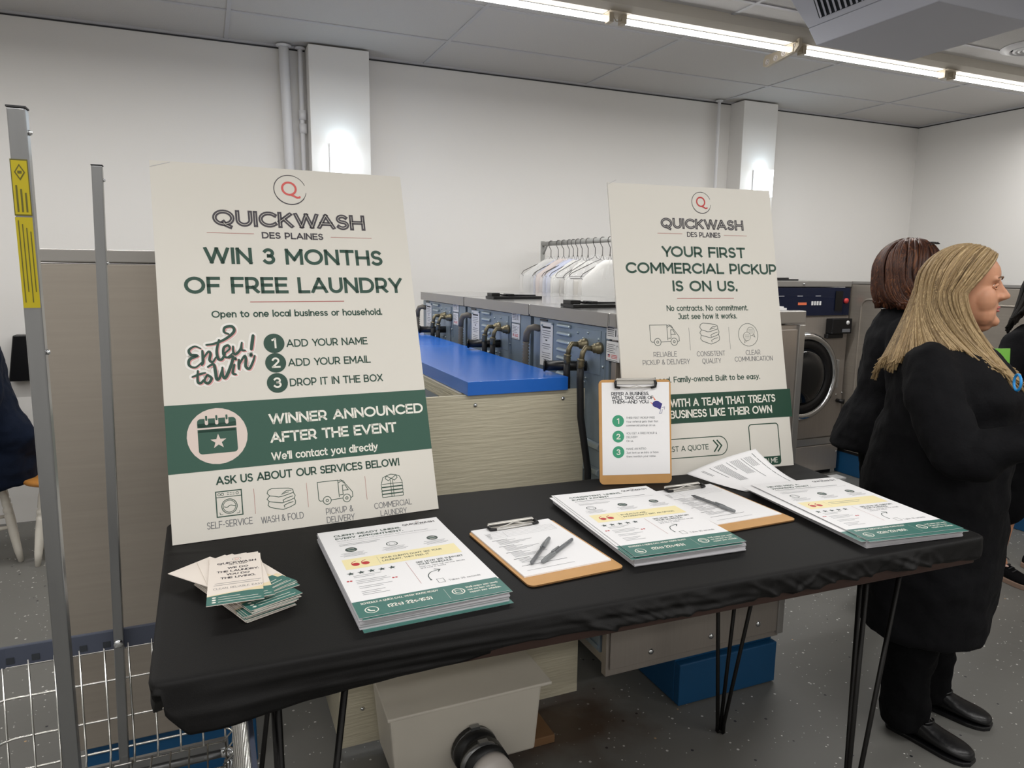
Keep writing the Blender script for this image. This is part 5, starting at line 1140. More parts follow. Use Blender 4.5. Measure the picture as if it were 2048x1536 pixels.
# bumper strip at the rim, all the way round
zb_ = .748
def loop(x0, x1, y0, y1, z, r, n=6):
    return [(x-CX, y-1.2, z) for x, y in arc(x1-r, y1-r, r, r, 0, 90, n)+arc(x0+r, y1-r, r, r, 90, 180, n)+arc(x0+r, y0+r, r, r, 180, 270, n)+arc(x1-r, y0+r, r, r, 270, 360, n)]
Y0c, Y1c = .885, 1.565
b = MB(); lo_ = loop(xl, xr, Y0c, Y1c, zb_, .05); li = loop(xl+.008, xr-.008, Y0c+.008, Y1c-.008, zb_, .045); n = len(lo_); hh = .022
vs = [(x, y, z+hh) for x, y, z in lo_]+[(x, y, z-hh) for x, y, z in lo_]+[(x, y, z+hh) for x, y, z in li]+[(x, y, z-hh) for x, y, z in li]; fs = []
for i in range(n):
    j = (i+1) % n; fs += [(i, j, n+j, n+i), (2*n+j, 2*n+i, 3*n+i, 3*n+j), (2*n+i, 2*n+j, j, i), (n+i, n+j, 3*n+j, 3*n+i)]
b.add(vs, fs, 0, False); bm = b.build('bumper', 'bumper', t, bevel=.002)
for x in (-.385, -.343, -.300, -.262, -.221, -.105, -.02):
    b = MB(); b.box(x-.0065-CX, x+.0065-CX, Y1c-.0095-1.2, Y1c-.0078-1.2, zb_-.012, zb_+.0); b.build('strap_slot', 'slot', bm)
b = MB(); b.ball((-.197-CX, 1.54-.0105-1.2, .752), .009, 0, 12, (1, .5, 1)); b.build('bolt', 'chrome', t)
# wire basket: hoops and uprights, tapering to the bottom
def taper(z): return (.748-z)*.10
wz = [.728, .665, .585, .520]
for z in wz:
    k = taper(z); b = MB(); b.tube(loop(xl+.004+k, xr-.004-k, Y0c+.004+k, Y1c-.004-k, z, .045), .0026, 6, closed=True); b.build('hoop', 'wire', t)
zb0 = .497
def up(x, y, axis, sgn):
    k = taper(zb0)
    if axis == 'y': p = [(x-CX, y-1.2, .74), (x-CX, y-sgn*k-1.2, zb0+.02), (x-CX, y-sgn*(k+.02)-1.2, zb0)]
    else: p = [(x-CX, y-1.2, .74), (x-sgn*k-CX, y-1.2, zb0+.02), (x-sgn*(k+.02)-CX, y-1.2, zb0)]
    b = MB(); b.tube(p, .0021, 6); b.build('upright_wire', 'wire', t)
for i in range(10):
    x = xl+.045+i*(xr-xl-.09)/9
    up(x, Y1c-.006, 'y', 1); up(x, Y0c+.006, 'y', -1)
for i in range(16):
    y = Y0c+.05+i*(Y1c-Y0c-.1)/15
    up(xr-.006, y, 'x', 1); up(xl+.006, y, 'x', -1)
b = MB(); k = taper(zb0)+.02
for i in range(12):
    x = xl+k+i*(xr-xl-2*k)/11; b.tube([(x-CX, Y0c+k-1.2, zb0), (x-CX, Y1c-k-1.2, zb0)], .002, 6)
for i in range(8):
    y = Y0c+k+i*(Y1c-Y0c-2*k)/7; b.tube([(xl+k-CX, y-1.2, zb0-.003), (xr-k-CX, y-1.2, zb0-.003)], .002, 6)
b.build('basket_floor', 'wire', t)
# tube chassis and castors
b = MB(); b.tube(loop(xl+.03, xr-.02, Y0c+.02, Y1c-.02, .457, .05), .0125, 12, closed=True); b.build('chassis', 'chrome', t)
for y in (.972, 1.54):
    b = MB(); b.tube([(xl+.05-CX, y-1.2, .457), (xr-.04-CX, y-1.2, .457)], .011, 12); b.box(-.10-.08, .08+.1, y-1.2-.004, y-1.2+.004, .466, .490); b.build('cross_bar', 'alu', t)
for x in (xl+.05, xr-.04):
    for y in (Y0c+.05, Y1c-.05):
        b = MB(); b.tube([(x-CX, y-1.2, .452), (x-CX, y-1.2, .13)], .011, 10); q = b.build('castor_stem', 'chrome', t)
        b = MB(); b.T = Matrix.Translation((x-CX+.015, y-1.2, .062)) @ Matrix.Rotation(R(90), 4, 'Y'); b.lathe([(.055, -.014), (.061, -.01), (.061, .01), (.055, .014)], 22); b.build('castor_wheel', 'rubber', q)
        b = MB(); b.hexa([(x-CX-.012, y-1.23, .06), (x-CX-.008, y-1.23, .06), (x-CX-.008, y-1.17, .06), (x-CX-.012, y-1.17, .06)], [(x-CX-.012, y-1.22, .14), (x-CX+.012, y-1.22, .14), (x-CX+.012, y-1.18, .14), (x-CX-.012, y-1.18, .14)]); b.build('castor_fork', 'chrome', q)

# ================================================================== STOOLS AND WALL BOX
def stool(x, y, label, rz=0, legs=4, hs=.44):
    t = empty('wooden_stool', label, 'stool', (x, y, 0), rz, group='white-legged wooden stools')
    b = MB(); b.lathe([(.02, hs-.028), (.165, hs-.028), (.176, hs-.018), (.176, hs-.008), (.168, hs), (.05, hs-.004), (.01, hs-.004)], 36); b.build('seat', 'stool_s', t)
    feet = []
    for k in range(4):
        a_ = pi/4+k*pi/2; p0 = Vector((.105*cos(a_), .105*sin(a_), hs-.03)); p1 = Vector((.175*cos(a_), .175*sin(a_), .0)); d = p1-p0; b = MB()
        prof = [(0, .013), (.10, .015), (.14, .018), (.28, .019), (.30, .014), (.32, .021), (.36, .021), (.38, .015), (.40, .022), (.44, .020), (.6, .021), (.85, .018), (1, .012)]
        b.tube([p0+d*u for u, r in prof], [r for u, r in prof], 14); b.build('leg', 'stool_w', t); feet.append((p0, d))
    for k in range(4):
        a_, c_ = feet[k], feet[(k+1) % 4]; u = .55+.08*(k % 2); b = MB(); p, q = a_[0]+a_[1]*u, c_[0]+c_[1]*u; m_ = (p+q)/2
        b.tube([p, p+(q-p)*.3, m_, p+(q-p)*.7, q], [.008, .011, .014, .011, .008], 10); b.build('stretcher', 'stool_w', t)
    return t
stool(-.735, 4.20, 'orange-seated white-legged stool just left of the near cart pole', R(4))
stool(-1.09, 4.26, 'white-legged stool under the seated person in navy, at the left edge', R(14))
b = MB(); b.hexa([(-.06, 0, 0), (.07, 0, 0), (.07, .08, 0), (-.06, .08, 0)], [(-.02, 0, .26), (.07, 0, .26), (.07, .08, .26), (-.02, .08, .26)]); o = b.build('wall_box', 'black', bevel=.006); o.location = (-.985, 4.755, .85); tag(o, 'black plastic box on the back wall behind the person in navy', 'box')
# ================================================================== PEOPLE
def slab(mb, rings, n=28, e=2.3):       # horizontal super-ellipse rings (cx, cy, z, rx, ry)
    vs = []
    for cx, cy, z, rx, ry in rings:
        for k in range(n):
            a_ = 2*pi*k/n; c, s = cos(a_), sin(a_); vs.append((cx+rx*math.copysign(abs(c)**(2/e), c), cy+ry*math.copysign(abs(s)**(2/e), s), z))
    m_ = len(rings); fs = [(i*n+k, i*n+(k+1) % n, (i+1)*n+(k+1) % n, (i+1)*n+k) for i in range(m_-1) for k in range(n)]
    fs += [tuple(range(n-1, -1, -1)), tuple((m_-1)*n+k for k in range(n))]; mb.add(vs, fs, 0, True)
def limb(mb, pts, n=16):                # (x, y, z, r) swept with round ends
    P = [Vector(p[:3]) for p in pts]; rr = [p[3] for p in pts]
    Q = []; W = []
    for i in range(len(P)-1):
        for k in range(4):
            t_ = k/4; Q.append(P[i].lerp(P[i+1], t_)); W.append(rr[i]+(rr[i+1]-rr[i])*t_)
    Q.append(P[-1]); W.append(rr[-1])
    mb.tube(Q, W, n); mb.ball(P[0], rr[0]*.985, 0, n); mb.ball(P[-1], rr[-1]*.985, 0, n)
    for p, r in zip(P[1:-1], rr[1:-1]): mb.ball(p, r*.99, 0, n)
def flesh(mb, name, matk, parent, voxel=.008, smooth_=4, disp=None, cut=None):
    o = mb.build('tmp', matk)
    r = o.modifiers.new('r', 'REMESH'); r.mode = 'VOXEL'; r.voxel_size = voxel; r.use_smooth_shade = True
    s = o.modifiers.new('s', 'SMOOTH'); s.factor = .6; s.iterations = smooth_
    if disp:
        tx = bpy.data.textures.new('folds', 'CLOUDS'); tx.noise_scale = disp[1]; tx.noise_depth = 2
        d = o.modifiers.new('d', 'DISPLACE'); d.texture = tx; d.strength = disp[0]; d.mid_level = .5; d.texture_coords = 'LOCAL'
        s2 = o.modifiers.new('s2', 'SMOOTH'); s2.factor = .5; s2.iterations = 2
    dg = bpy.context.evaluated_depsgraph_get(); dg.update()
    me = bpy.data.meshes.new_from_object(o.evaluated_get(dg)); me.name = name
    bpy.data.objects.remove(o)
    me.polygons.foreach_set('use_smooth', [True]*len(me.polygons))
    q = bpy.data.objects.new(name, me); COL.objects.link(q); q.parent = parent; return q
def head_shape(mb, c, yaw, s=1.0, pitch=0):
    T0 = mb.T.copy(); mb.T = T0 @ Matrix.Translation(c) @ Matrix.Rotation(R(yaw), 4, 'Z') @ Matrix.Rotation(R(pitch), 4, 'X') @ Matrix.Scale(s, 4)
    prof = [(-.128,-.050,.010,.022), (-.120,-.072,.022,.034), (-.108,-.084,.030,.044), (-.095,-.087,.036,.051), (-.080,-.083,.044,.057), (-.066,-.087,.05,.061), (-.052,-.087,.058,.064), (-.035,-.086,.07,.067),
            (-.015,-.083,.083,.070), (.005,-.080,.092,.0725), (.022,-.088,.098,.0745), (.040,-.091,.101,.0755), (.060,-.087,.099,.074), (.080,-.075,.090,.067), (.097,-.052,.070,.053), (.108,-.022,.042,.030), (.112,.005,.015,.010)]
    n = 32; vs = []
    for z, yf, yb, hw in prof:
        cy = (yf+yb)/2+.006; 
        for k in range(n):
            a_ = 2*pi*k/n; c_, s_ = cos(a_), sin(a_); ry = (cy-yf) if s_ < 0 else (yb-cy); e_ = 2.25
            vs.append((hw*math.copysign(abs(c_)**(2/e_), c_), cy+ry*math.copysign(abs(s_)**(2/e_), s_), z))
    fs = [(i*n+k, i*n+(k+1) % n, (i+1)*n+(k+1) % n, (i+1)*n+k) for i in range(len(prof)-1) for k in range(n)]+[tuple(range(n-1, -1, -1)), tuple((len(prof)-1)*n+k for k in range(n))]
    mb.add(vs, fs, 0, True)
    limb(mb, [(0, -.083, .020, .008), (0, -.091, .002, .0078), (0, -.104, -.018, .0086), (0, -.106, -.0245, .0100)], 10)     # nose
    limb(mb, [(0, -.076, .018, .010), (0, -.082, -.004, .0115), (0, -.086, -.026, .0125)], 10)
    limb(mb, [(0, -.110, -.027, .0095), (0, -.092, -.036, .008)], 10)
    for q in (-1, 1):
        mb.ball((q*.0115, -.094, -.030), .0085, 0, 10); mb.ball((q*.038, -.050, -.036), .034, 0, 14, (1, 1, 1.3)); mb.ball((q*.033, -.074, .024), .018, 0, 10, (1.2, .8, .5))
        mb.ball((q*.028, -.050, -.078), .033, 0, 12, (1, 1, 1.2))
        mb.tube([(q*.072, -.002, .018), (q*.082, .010, .022), (q*.084, .018, .006), (q*.080, .010, -.018), (q*.072, .0, -.028)], [.006, .008, .008, .008, .006], 8)
    mb.ball((0, -.080, -.104), .020, 0, 12, (1.1, .8, .8)); mb.ball((0, -.040, -.118), .036, 0, 12, (1, 1, .55))     # chin, under-chin
    mb.ball((0, -.084, -.058), .0075, 0, 10, (2, 1, .8)); mb.ball((0, -.082, -.071), .0075, 0, 10, (1.8, 1, .8))
    mb.T = T0
def face_parts(root, c, yaw, s=1.0, pitch=0):
    T = Matrix.Translation(c) @ Matrix.Rotation(R(yaw), 4, 'Z') @ Matrix.Rotation(R(pitch), 4, 'X') @ Matrix.Scale(s, 4)
    for q in (-1, 1):
        b = MB(); b.T = T; b.ball((q*.031, -.0675, .002), .0102, 0, 16); ey = b.build('eye', 'eye_w', root)
        b = MB(); b.T = T; b.ball((q*.032, -.0765, .001), .0046, 0, 12, (1, .6, 1)); b.build('iris', 'iris', ey)
        b = MB(); b.T = T; b.tube([(q*.018, -.079, .003), (q*.025, -.0815, .008), (q*.033, -.0805, .0085), (q*.041, -.0745, .004), (q*.046, -.069, .0)], [.0022, .004, .0045, .004, .002], 8); b.tube([(q*.019, -.079, .001), (q*.027, -.080, -.0045), (q*.036, -.077, -.0045), (q*.044, -.070, .001)], [.0018, .0024, .0024, .0018], 8); b.build('eyelid', 'skin', root)
        b = MB(); b.T = T; b.tube([(q*.014, -.092, .023), (q*.026, -.0945, .030), (q*.040, -.087, .031), (q*.050, -.076, .025)], [.002, .0028, .0024, .0012], 6, sy=.5); b.build('eyebrow', 'brow', root)
    b = MB(); b.T = T
    b.tube([(-.023, -.075, -.066), (-.014, -.0865, -.062), (-.004, -.0905, -.0605), (0, -.090, -.0615), (.004, -.0905, -.0605), (.014, -.0865, -.062), (.023, -.075, -.066)], [.001, .003, .0036, .0034, .0036, .003, .001], 10)
    b.tube([(-.021, -.076, -.067), (-.012, -.085, -.0705), (0, -.0885, -.0715), (.012, -.085, -.0705), (.021, -.076, -.067)], [.001, .0034, .0042, .0034, .001], 10)
    b.build('lips', 'lip', root)
def hand(mb, wrist, direction, palm_n, size=1.0, curl=35, side=1):
    """palm, four unequal bent fingers, thumb from the side of the palm"""
    d = Vector(direction).normalized(); nrm = Vector(palm_n); nrm = (nrm-d*nrm.dot(d)).normalized(); sd = d.cross(nrm)*side
    w_ = Vector(wrist); s = size
    for k in range(4):
        o_ = sd*(.012*(k-1.5))*1.55*s; limb(mb, [(*(w_+o_*.5), .017*s), (*(w_+d*.045*s+o_*.9), .0155*s), (*(w_+d*.082*s+o_), .0115*s)], 10)
        L = (.042, .047, .044, .034)[k]*s; p = w_+d*.085*s+o_; dd = d.copy(); r = (.0088, .009, .0088, .008)[k]*s; a_ = R(curl*.6); pts = [(*p, r*1.1)]
        for j, f_ in enumerate((1, .62, .5)):
            ax = d.cross(nrm).normalized(); q = Matrix.Rotation(-a_, 3, ax); dd = q @ dd; p = p+dd*L*f_; pts.append((*p, r*(1-.09*j))); a_ = R(curl)
        limb(mb, pts, 10)
    p = w_+d*.022*s-sd*.026*s; limb(mb, [(*(w_+d*.01*s-sd*.012*s), .016*s), (*p, .0145*s), (*(p+(d*.6-sd*.6+nrm*.35).normalized()*.034*s), .0115*s), (*(p+(d*.8-sd*.45+nrm*.45).normalized()*.062*s), .0092*s)], 10)
def shoe(root, x, y, rz, matk='leather', L=.262, w=.046, sneaker=False):
    t = T0 = Matrix.Translation((x, y, 0)) @ Matrix.Rotation(R(rz), 4, 'Z')
    ys_ = [(.085, .018, .05), (.075, .030, .075), (.045, .034, .092), (.01, .034, .092), (-.03, .038, .078), (-.07, .043, .062), (-.11, w, .054), (-.14, w*.93, .049), (-.162, w*.72, .042), (-.175, w*.36, .034)]
    b = MB(); b.T = T0; n = 18; vs = []
    for yy, hw, h in ys_:
        for k in range(n):
            a_ = 2*pi*k/n; c, s = cos(a_), sin(a_); vs.append((hw*math.copysign(abs(c)**.8, c)*(1 if s < .2 else .93), yy, .012+(h-.012)*(.5+.5*math.copysign(abs(s)**.85, s))))
    fs = [(i*n+k, (i+1)*n+k, (i+1)*n+(k+1) % n, i*n+(k+1) % n) for i in range(len(ys_)-1) for k in range(n)]+[tuple(range(n)), tuple((len(ys_)-1)*n+k for k in range(n-1, -1, -1))]
    b.add(vs, fs, 0, True)
    if not sneaker: b.tube([(-.028, -.035, .074), (-.012, -.052, .078), (.012, -.052, .078), (.028, -.035, .074)], .004, 8)
    o = b.build('shoe', matk, root, sub=1)
    b = MB(); b.T = T0
    out = [(hw*1.04+.002, yy) for yy, hw, h in ys_]; poly = [(-a_, yy) for a_, yy in out]+[(a_, yy) for a_, yy in reversed(out)]
    b.prism(poly, .0, .014 if not sneaker else .024); b.build('sole', 'black' if not sneaker else 'sole', o, bevel=.003)
    if sneaker:
        b = MB(); b.T = T0
        for k in range(4):
            yy = -.015-.02*k; z = .094-.0085*k; b.tube([(-.022, yy, z-.01), (0, yy-.004, z), (.022, yy+.004, z-.01)], .0028, 6)
        for q in (-1, 1): b.tube([(0, -.01, .094), (q*.02, .0, .108), (q*.036, -.008, .095), (q*.05, -.002, .085)], .0018, 6)
        b.build('laces', 'lace', o)
        b = MB(); b.T = T0; b.ball((-.02, -.035, .078), .012, 0, 10, (1, 1.4, .4)); b.ball((-.005, -.165, .03), .026, 0, 12, (1.1, .5, .5)); b.build('heel_patch', 'patch', o)
    else:
        b = MB(); b.T = T0; b.ball((-.036, .012, .072), .007, 0, 10, (.5, 1, 1)); b.build('buckle', 'alu', o)
    return o
def hair(root, c, yaw, matk, ends, part=(-.072, .05), ell=(.088, .112, .125), a0=58, a1=302, nu=72, nv=20, thick=.006, wisps=90, seed=1, lift=0, front_drop=0, pitch=0, name='hair', fringe=(.95, 1)):
    """a combed shell from the parting over the skull to the tips; ends(u) gives the tip in head space"""
    T = Matrix.Translation(c) @ Matrix.Rotation(R(yaw), 4, 'Z') @ Matrix.Rotation(R(pitch), 4, 'X'); rn = random.Random(seed)
    def strand(u, f=1, nv=nv, out=0, v0=0):
        ang = R(a0+(a1-a0)*u); dirx, diry = -sin(ang), -cos(ang)           # ang 0 = front (-y), 90 = person's right (-x)
        w_ = abs(u-.5)*2                                                   # 1 at the face edges, 0 at the back
        ys = part[1]+(part[0]-part[1])*w_**1.2
        zt = ell[2]*sqrt(max(.05, 1-(ys/ell[1])**2))
        S0 = Vector((dirx*.004, ys, zt+lift)); E0 = Vector((ell[0]*dirx, ell[1]*diry, -.005-.012*w_)); tip = ends(u)
        pts = []
        for i in range(nv+1):
            v = i/nv
            if v < .42:
                t_ = v/.42; p = S0.lerp(E0, t_); r = sqrt((p.x/ell[0])**2+(p.y/ell[1])**2+(p.z/ell[2])**2); k = 1/max(r, .3)
                p = p*(k if t_ > 0 else 1)
            else:
                t_ = (v-.42)/.58*f; m1_ = E0+Vector((dirx*.012, diry*.012, -.09)); p = E0*(1-t_)**2+m1_*2*t_*(1-t_)+tip*t_*t_
            wob = .0013*sin(u*75+v*4)+.0008*sin(u*190+v*7)
            p = p+Vector((dirx, diry, .3))*(wob*min(1, v*3)+out*min(1, max(0, v-v0)*4))
            pts.append(p)
        return pts
    b = MB(); b.T = T; b.uvs = []; vs = []
    for i in range(nu+1):
        u = i/nu; P = strand(u, rn.uniform(*fringe))
        for j, p in enumerate(P): vs.append(p); b.uvs.append((u, j/nv))
    fs = [(i*(nv+1)+j, i*(nv+1)+j+1, (i+1)*(nv+1)+j+1, (i+1)*(nv+1)+j) for i in range(nu) for j in range(nv)]
    b.add(vs, fs, 0, True)
    for q in range(wisps):
        u = rn.random(); k0 = rn.randint(1, nv*3//5); P = strand(u, out=rn.uniform(.0065, .0125), v0=k0/nv); P = P[k0:]; ex_ = rn.uniform(-.01, .022); P[-1] = P[-1]+Vector((rn.uniform(-.008, .008), rn.uniform(-.008, .008), -ex_)); r0 = rn.uniform(.0005, .0013); base = len(b.v)
        b.tube(P, [max(.0003, r0*sin(pi*min(1, (j+.15)/(len(P)-1)))**.5 if j < len(P)-1 else .0003) for j in range(len(P))], 5)
        for j in range(len(P)):
            for _ in range(5): b.uvs.append((u+rn.uniform(-.02, .02), (k0+j)/nv))
    o = b.build(name, matk, root); m_ = o.modifiers.new('thick', 'SOLIDIFY'); m_.thickness = thick; m_.offset = -1 if False else 1
    return o
def ip(u, tab):      # piecewise interpolation of tuples
    for (a_, p), (b_, q) in zip(tab[:-1], tab[1:]):
        if u <= b_:
            t_ = (u-a_)/(b_-a_); t_ = t_*t_*(3-2*t_); return Vector(p).lerp(Vector(q), t_)
    return Vector(tab[-1][1])

# ---------------- blonde woman in the long black jacket
t = empty('person', 'woman with long blonde hair in a long black jacket, standing right of the table', 'person', (2.165, 1.50, 0), R(20))
HC = Vector((.0, .0, 1.462)); HY, HP = 16, -2
b = MB(); head_shape(b, HC, HY, 1.0, HP)
limb(b, [(0, .03, 1.24, .075), (0, .025, 1.32, .058), (0, .018, 1.40, .056)])
slab(b, [(0, .01, .78, .17, .14), (0, .0, .95, .155, .13), (0, 0, 1.10, .15, .12), (0, .02, 1.20, .13, .08), (0, .03, 1.27, .07, .055)])
for q in (-1, 1):
    limb(b, [(q*.09, .01, .82, .085), (q*.10, .0, .46, .058), (q*.115, .01, .10, .04), (q*.115, -.03, .045, .03)])
limb(b, [(-.155, .03, 1.20, .045), (-.235, -.04, 1.07, .04), (-.265, -.10, 1.0, .042), (-.165, -.30, 1.085, .031), (-.10, -.355, 1.105, .025)])
limb(b, [(.155, .03, 1.20, .045), (.235, -.04, 1.07, .04), (.265, -.10, 1.0, .042), (.13, -.31, 1.085, .031), (.06, -.355, 1.10, .025)])
hand(b, (-.085, -.362, 1.112), (.80, -.34, .25), (.3, .9, .1), 1.0, 28, 1)
hand(b, (.055, -.362, 1.105), (-.8, -.42, .12), (-.3, .9, .1), 1.0, 40, -1)
body = flesh(b, 'body', 'skin', t, .0040, 7)
face_parts(t, HC, HY, 1.0, HP)
# jacket
b = MB()
slab(b, [(0,.02,.345,.205,.185), (0,.02,.36,.212,.19), (0,.02,.50,.218,.195), (0,.025,.70,.228,.208), (0,.03,.85,.228,.208), (0,.02,.96,.212,.195), (0,.0,1.06,.205,.188), (0,-.012,1.14,.205,.185), (0,.005,1.21,.205,.155), (0,.022,1.265,.175,.11), (0,.032,1.30,.115,.085), (0,.036,1.322,.082,.072)], 36)
for q in (-1, 1):
    limb(b, [(q*.168, .025, 1.228, .078), (q*.222, -.01, 1.14, .080), (q*.265, -.09, 1.0, .069), (q*.252, -.14, .985, .062)])
    limb(b, [(q*.262, -.10, .99, .066), (q*.215, -.22, 1.04, .056), (q*.145, -.315, 1.088, .046)])
# shawl collar
b.tube([(-.075, .065, 1.33), (-.088, .02, 1.32), (-.085, -.04, 1.285), (-.07, -.11, 1.22), (-.05, -.175, 1.12)], [.014, .017, .018, .018, .012], 10)
b.tube([(.075, .065, 1.33), (.088, .02, 1.32), (.085, -.04, 1.285), (.07, -.11, 1.22), (.05, -.175, 1.12)], [.014, .017, .018, .018, .012], 10)
b.tube([(-.075, .065, 1.33), (0, .10, 1.335), (.075, .065, 1.33)], .015, 10)
b.T = Matrix.Identity(4)
jk = flesh(b, 'jacket', 'suit', t, .0085, 4, (.030, .10))
# trousers
b = MB()
for q in (-1, 1):
    limb(b, [(q*.095, .02, .80, .115), (q*.10, .02, .60, .105), (q*.105, .01, .40, .088), (q*.113, .015, .22, .072), (q*.115, .02, .085, .069)])
    slab(b, [(q*.115, .012, .028, .062, .074), (q*.115, .014, .10, .064, .075), (q*.115, .016, .2, .066, .076)], 24, 2)
slab(b, [(0, .02, .74, .19, .16), (0, .02, .84, .20, .16), (0, .02, .95, .18, .15)])
flesh(b, 'trousers', 'suit2', t, .009, 4, (.024, .07))
shoe(t, -.108, -.022, -6, L=.26, w=.047); shoe(t, .120, -.010, 2, L=.26, w=.047)
bl = [(0, (-.070, -.170, -.290)), (.08, (-.090, -.155, -.28)), (.18, (-.115, -.10, -.235)), (.28, (-.130, .02, -.185)), (.40, (-.120, .165, -.235)), (.5, (-.03, .215, -.275)), (.60, (.09, .19, -.26)), (.72, (.135, .05, -.19)), (.86, (.11, -.11, -.24)), (1, (.06, -.170, -.28))]
hair(t, HC+Vector((0, .004, .0)), HY, 'hair_bl', lambda u: ip(u, bl)+Vector((0, 0, .012*sin(u*60))), part=(-.078, .05), ell=(.093, .121, .134), a0=85, a1=275, nu=140, nv=28, wisps=700, seed=4, thick=.0025, fringe=(.76, 1.02))

# ---------------- woman with the auburn bob
t = empty('person', 'woman with an auburn bob, glasses on her head, in a black jacket', 'person', (2.76, 2.16, 0), R(48))
HC = Vector((0, 0, 1.515)); b = MB(); head_shape(b, HC, 14, 1.0, -8)
limb(b, [(0, .03, 1.28, .07), (0, .022, 1.36, .054), (0, .016, 1.45, .053)])
slab(b, [(0, .01, .80, .15, .12), (0, .0, .98, .14, .11), (0, 0, 1.13, .145, .11), (0, .02, 1.23, .12, .075), (0, .03, 1.30, .065, .05)])
for q in (-1, 1):
    limb(b, [(q*.085, .01, .82, .08), (q*.09, .0, .46, .055), (q*.10, .01, .10, .038), (q*.10, -.03, .045, .03)])
    limb(b, [(q*.15, .03, 1.23, .04), (q*.235, .03, 1.02, .036), (q*.18, -.20, .98, .028), (q*.14, -.26, .985, .024)])
    hand(b, (q*.135, -.268, .987), (-q*.55, -.8, .05), (0, .1, -1), 1.0, 30, q)
flesh(b, 'body', 'skin', t, .0055, 3); face_parts(t, HC, 14, 1.0, -8)
b = MB()
slab(b, [(0,.06,.745,.205,.195), (0,.055,.76,.21,.20), (0,.04,.88,.205,.18), (0,.015,1.0,.178,.155), (0,.0,1.14,.185,.155), (0,.015,1.24,.185,.13), (0,.025,1.30,.15,.10), (0,.03,1.34,.09,.075), (0,.034,1.36,.07,.064)], 36)
for q in (-1, 1):
    limb(b, [(q*.155, .025, 1.265, .068), (q*.205, .035, 1.15, .066), (q*.238, .035, 1.03, .058)])
    limb(b, [(q*.238, .03, 1.02, .056), (q*.20, -.15, .985, .045), (q*.175, -.20, .98, .042)])
b.tube([(-.068, .06, 1.365), (0, .095, 1.37), (.068, .06, 1.365)], .015, 10)
flesh(b, 'jacket', 'suit', t, .0085, 4, (.026, .10))
b = MB()
for q in (-1, 1): limb(b, [(q*.085, .03, .80, .105), (q*.09, .02, .60, .095), (q*.095, .015, .35, .08), (q*.10, .02, .07, .065)])
slab(b, [(0, .02, .76, .17, .14), (0, .02, .90, .17, .13)]); flesh(b, 'trousers', 'suit2', t, .010, 4, (.02, .08))
shoe(t, -.10, -.02, -5); shoe(t, .10, -.02, 5)
bb = [(0, (-.070, -.088, -.110)), (.2, (-.100, -.03, -.125)), (.35, (-.098, .075, -.128)), (.5, (-.0, .130, -.118)), (.65, (.098, .075, -.128)), (.8, (.10, -.03, -.125)), (1, (.070, -.088, -.110))]
hair(t, HC+Vector((0, .004, .0)), 14, 'hair_br', lambda u: ip(u, bb), part=(-.07, .045), ell=(.102, .129, .135), a0=56, a1=304, nu=110, nv=22, wisps=420, seed=9, thick=.008, pitch=-8)
T = Matrix.Translation(HC) @ Matrix.Rotation(R(14), 4, 'Z') @ Matrix.Rotation(R(-8), 4, 'X')
b = MB(); b.T = T
for q in (-1, 1):
    b.tube([(q*.030+.024*cos(R(a_)), -.088+.016*sin(R(a_)), .105+.006*sin(R(a_))) for a_ in range(0, 360, 30)], .0018, 6, closed=True)
    b.tube([(q*.055, -.09, .107), (q*.075, -.05, .10), (q*.088, .0, .07)], .0016, 6)
b.tube([(-.007, -.093, .108), (.007, -.093, .108)], .0016, 6); gl = b.build('glasses', 'black', t)
b = MB(); b.T = T
for q in (-1, 1): b.add([(q*.030+.022*cos(R(a_)), -.088+.0145*sin(R(a_)), .105+.0055*sin(R(a_))) for a_ in range(0, 360, 30)], [tuple(range(12))])
b.build('lenses', 'glass', gl)
b = MB(); b.tube([(.078*cos(R(a_)), .03+.068*sin(R(a_)), 1.372-.018*sin(R(a_))) for a_ in range(0, 360, 12)], [.0035 if k % 2 else .002 for k in range(30)], 6, closed=True); b.build('necklace', 'chrome', t)

# ---------------- black-haired woman cut by the right edge
t = empty('person', 'black-haired person in a black top at the right edge, beyond the blonde woman', 'person', (3.74, 2.16, 0), R(-8))
HC = Vector((0, 0, 1.435)); b = MB(); head_shape(b, HC, 30, .97)
limb(b, [(0, .03, 1.22, .066), (0, .022, 1.29, .052), (0, .016, 1.37, .052)])
slab(b, [(0, .01, .74, .15, .12), (0, .0, .92, .14, .11), (0, 0, 1.07, .14, .11), (0, .02, 1.16, .12, .075), (0, .03, 1.23, .065, .05)])
for q in (-1, 1):
    limb(b, [(q*.09, .01, .78, .08), (q*.10, .0, .44, .052), (q*.115, .01, .32, .055), (q*.13, .01, .12, .034), (q*.13, -.03, .045, .03)])
limb(b, [(-.14, .03, 1.14, .04), (-.27, -.02, .98, .038), (-.42, -.14, 1.06, .028), (-.47, -.17, 1.09, .024)])
limb(b, [(.14, .03, 1.14, .04), (.22, .0, .95, .038), (.15, -.2, .96, .028)])
hand(b, (-.475, -.175, 1.095), (-.85, -.3, .35), (.2, -.5, .8), .95, 40, 1); hand(b, (.15, -.21, .96), (-.5, -.8, .0), (0, 0, -1), .95, 30, -1)
flesh(b, 'body', 'skin', t, .0055, 3); face_parts(t, HC, 30, .97)
b = MB(); slab(b, [(0,.02,.72,.195,.16), (0,.015,.86,.185,.155), (0,.0,1.0,.18,.155), (0,-.01,1.10,.19,.155), (0,.015,1.19,.185,.12), (0,.025,1.235,.145,.09), (0,.03,1.262,.085,.068)], 32)
limb(b, [(-.155, .025, 1.175, .062), (-.225, .0, 1.06, .058), (-.275, -.03, .985, .05)]); limb(b, [(-.275, -.03, .985, .05), (-.37, -.10, 1.03, .04)])
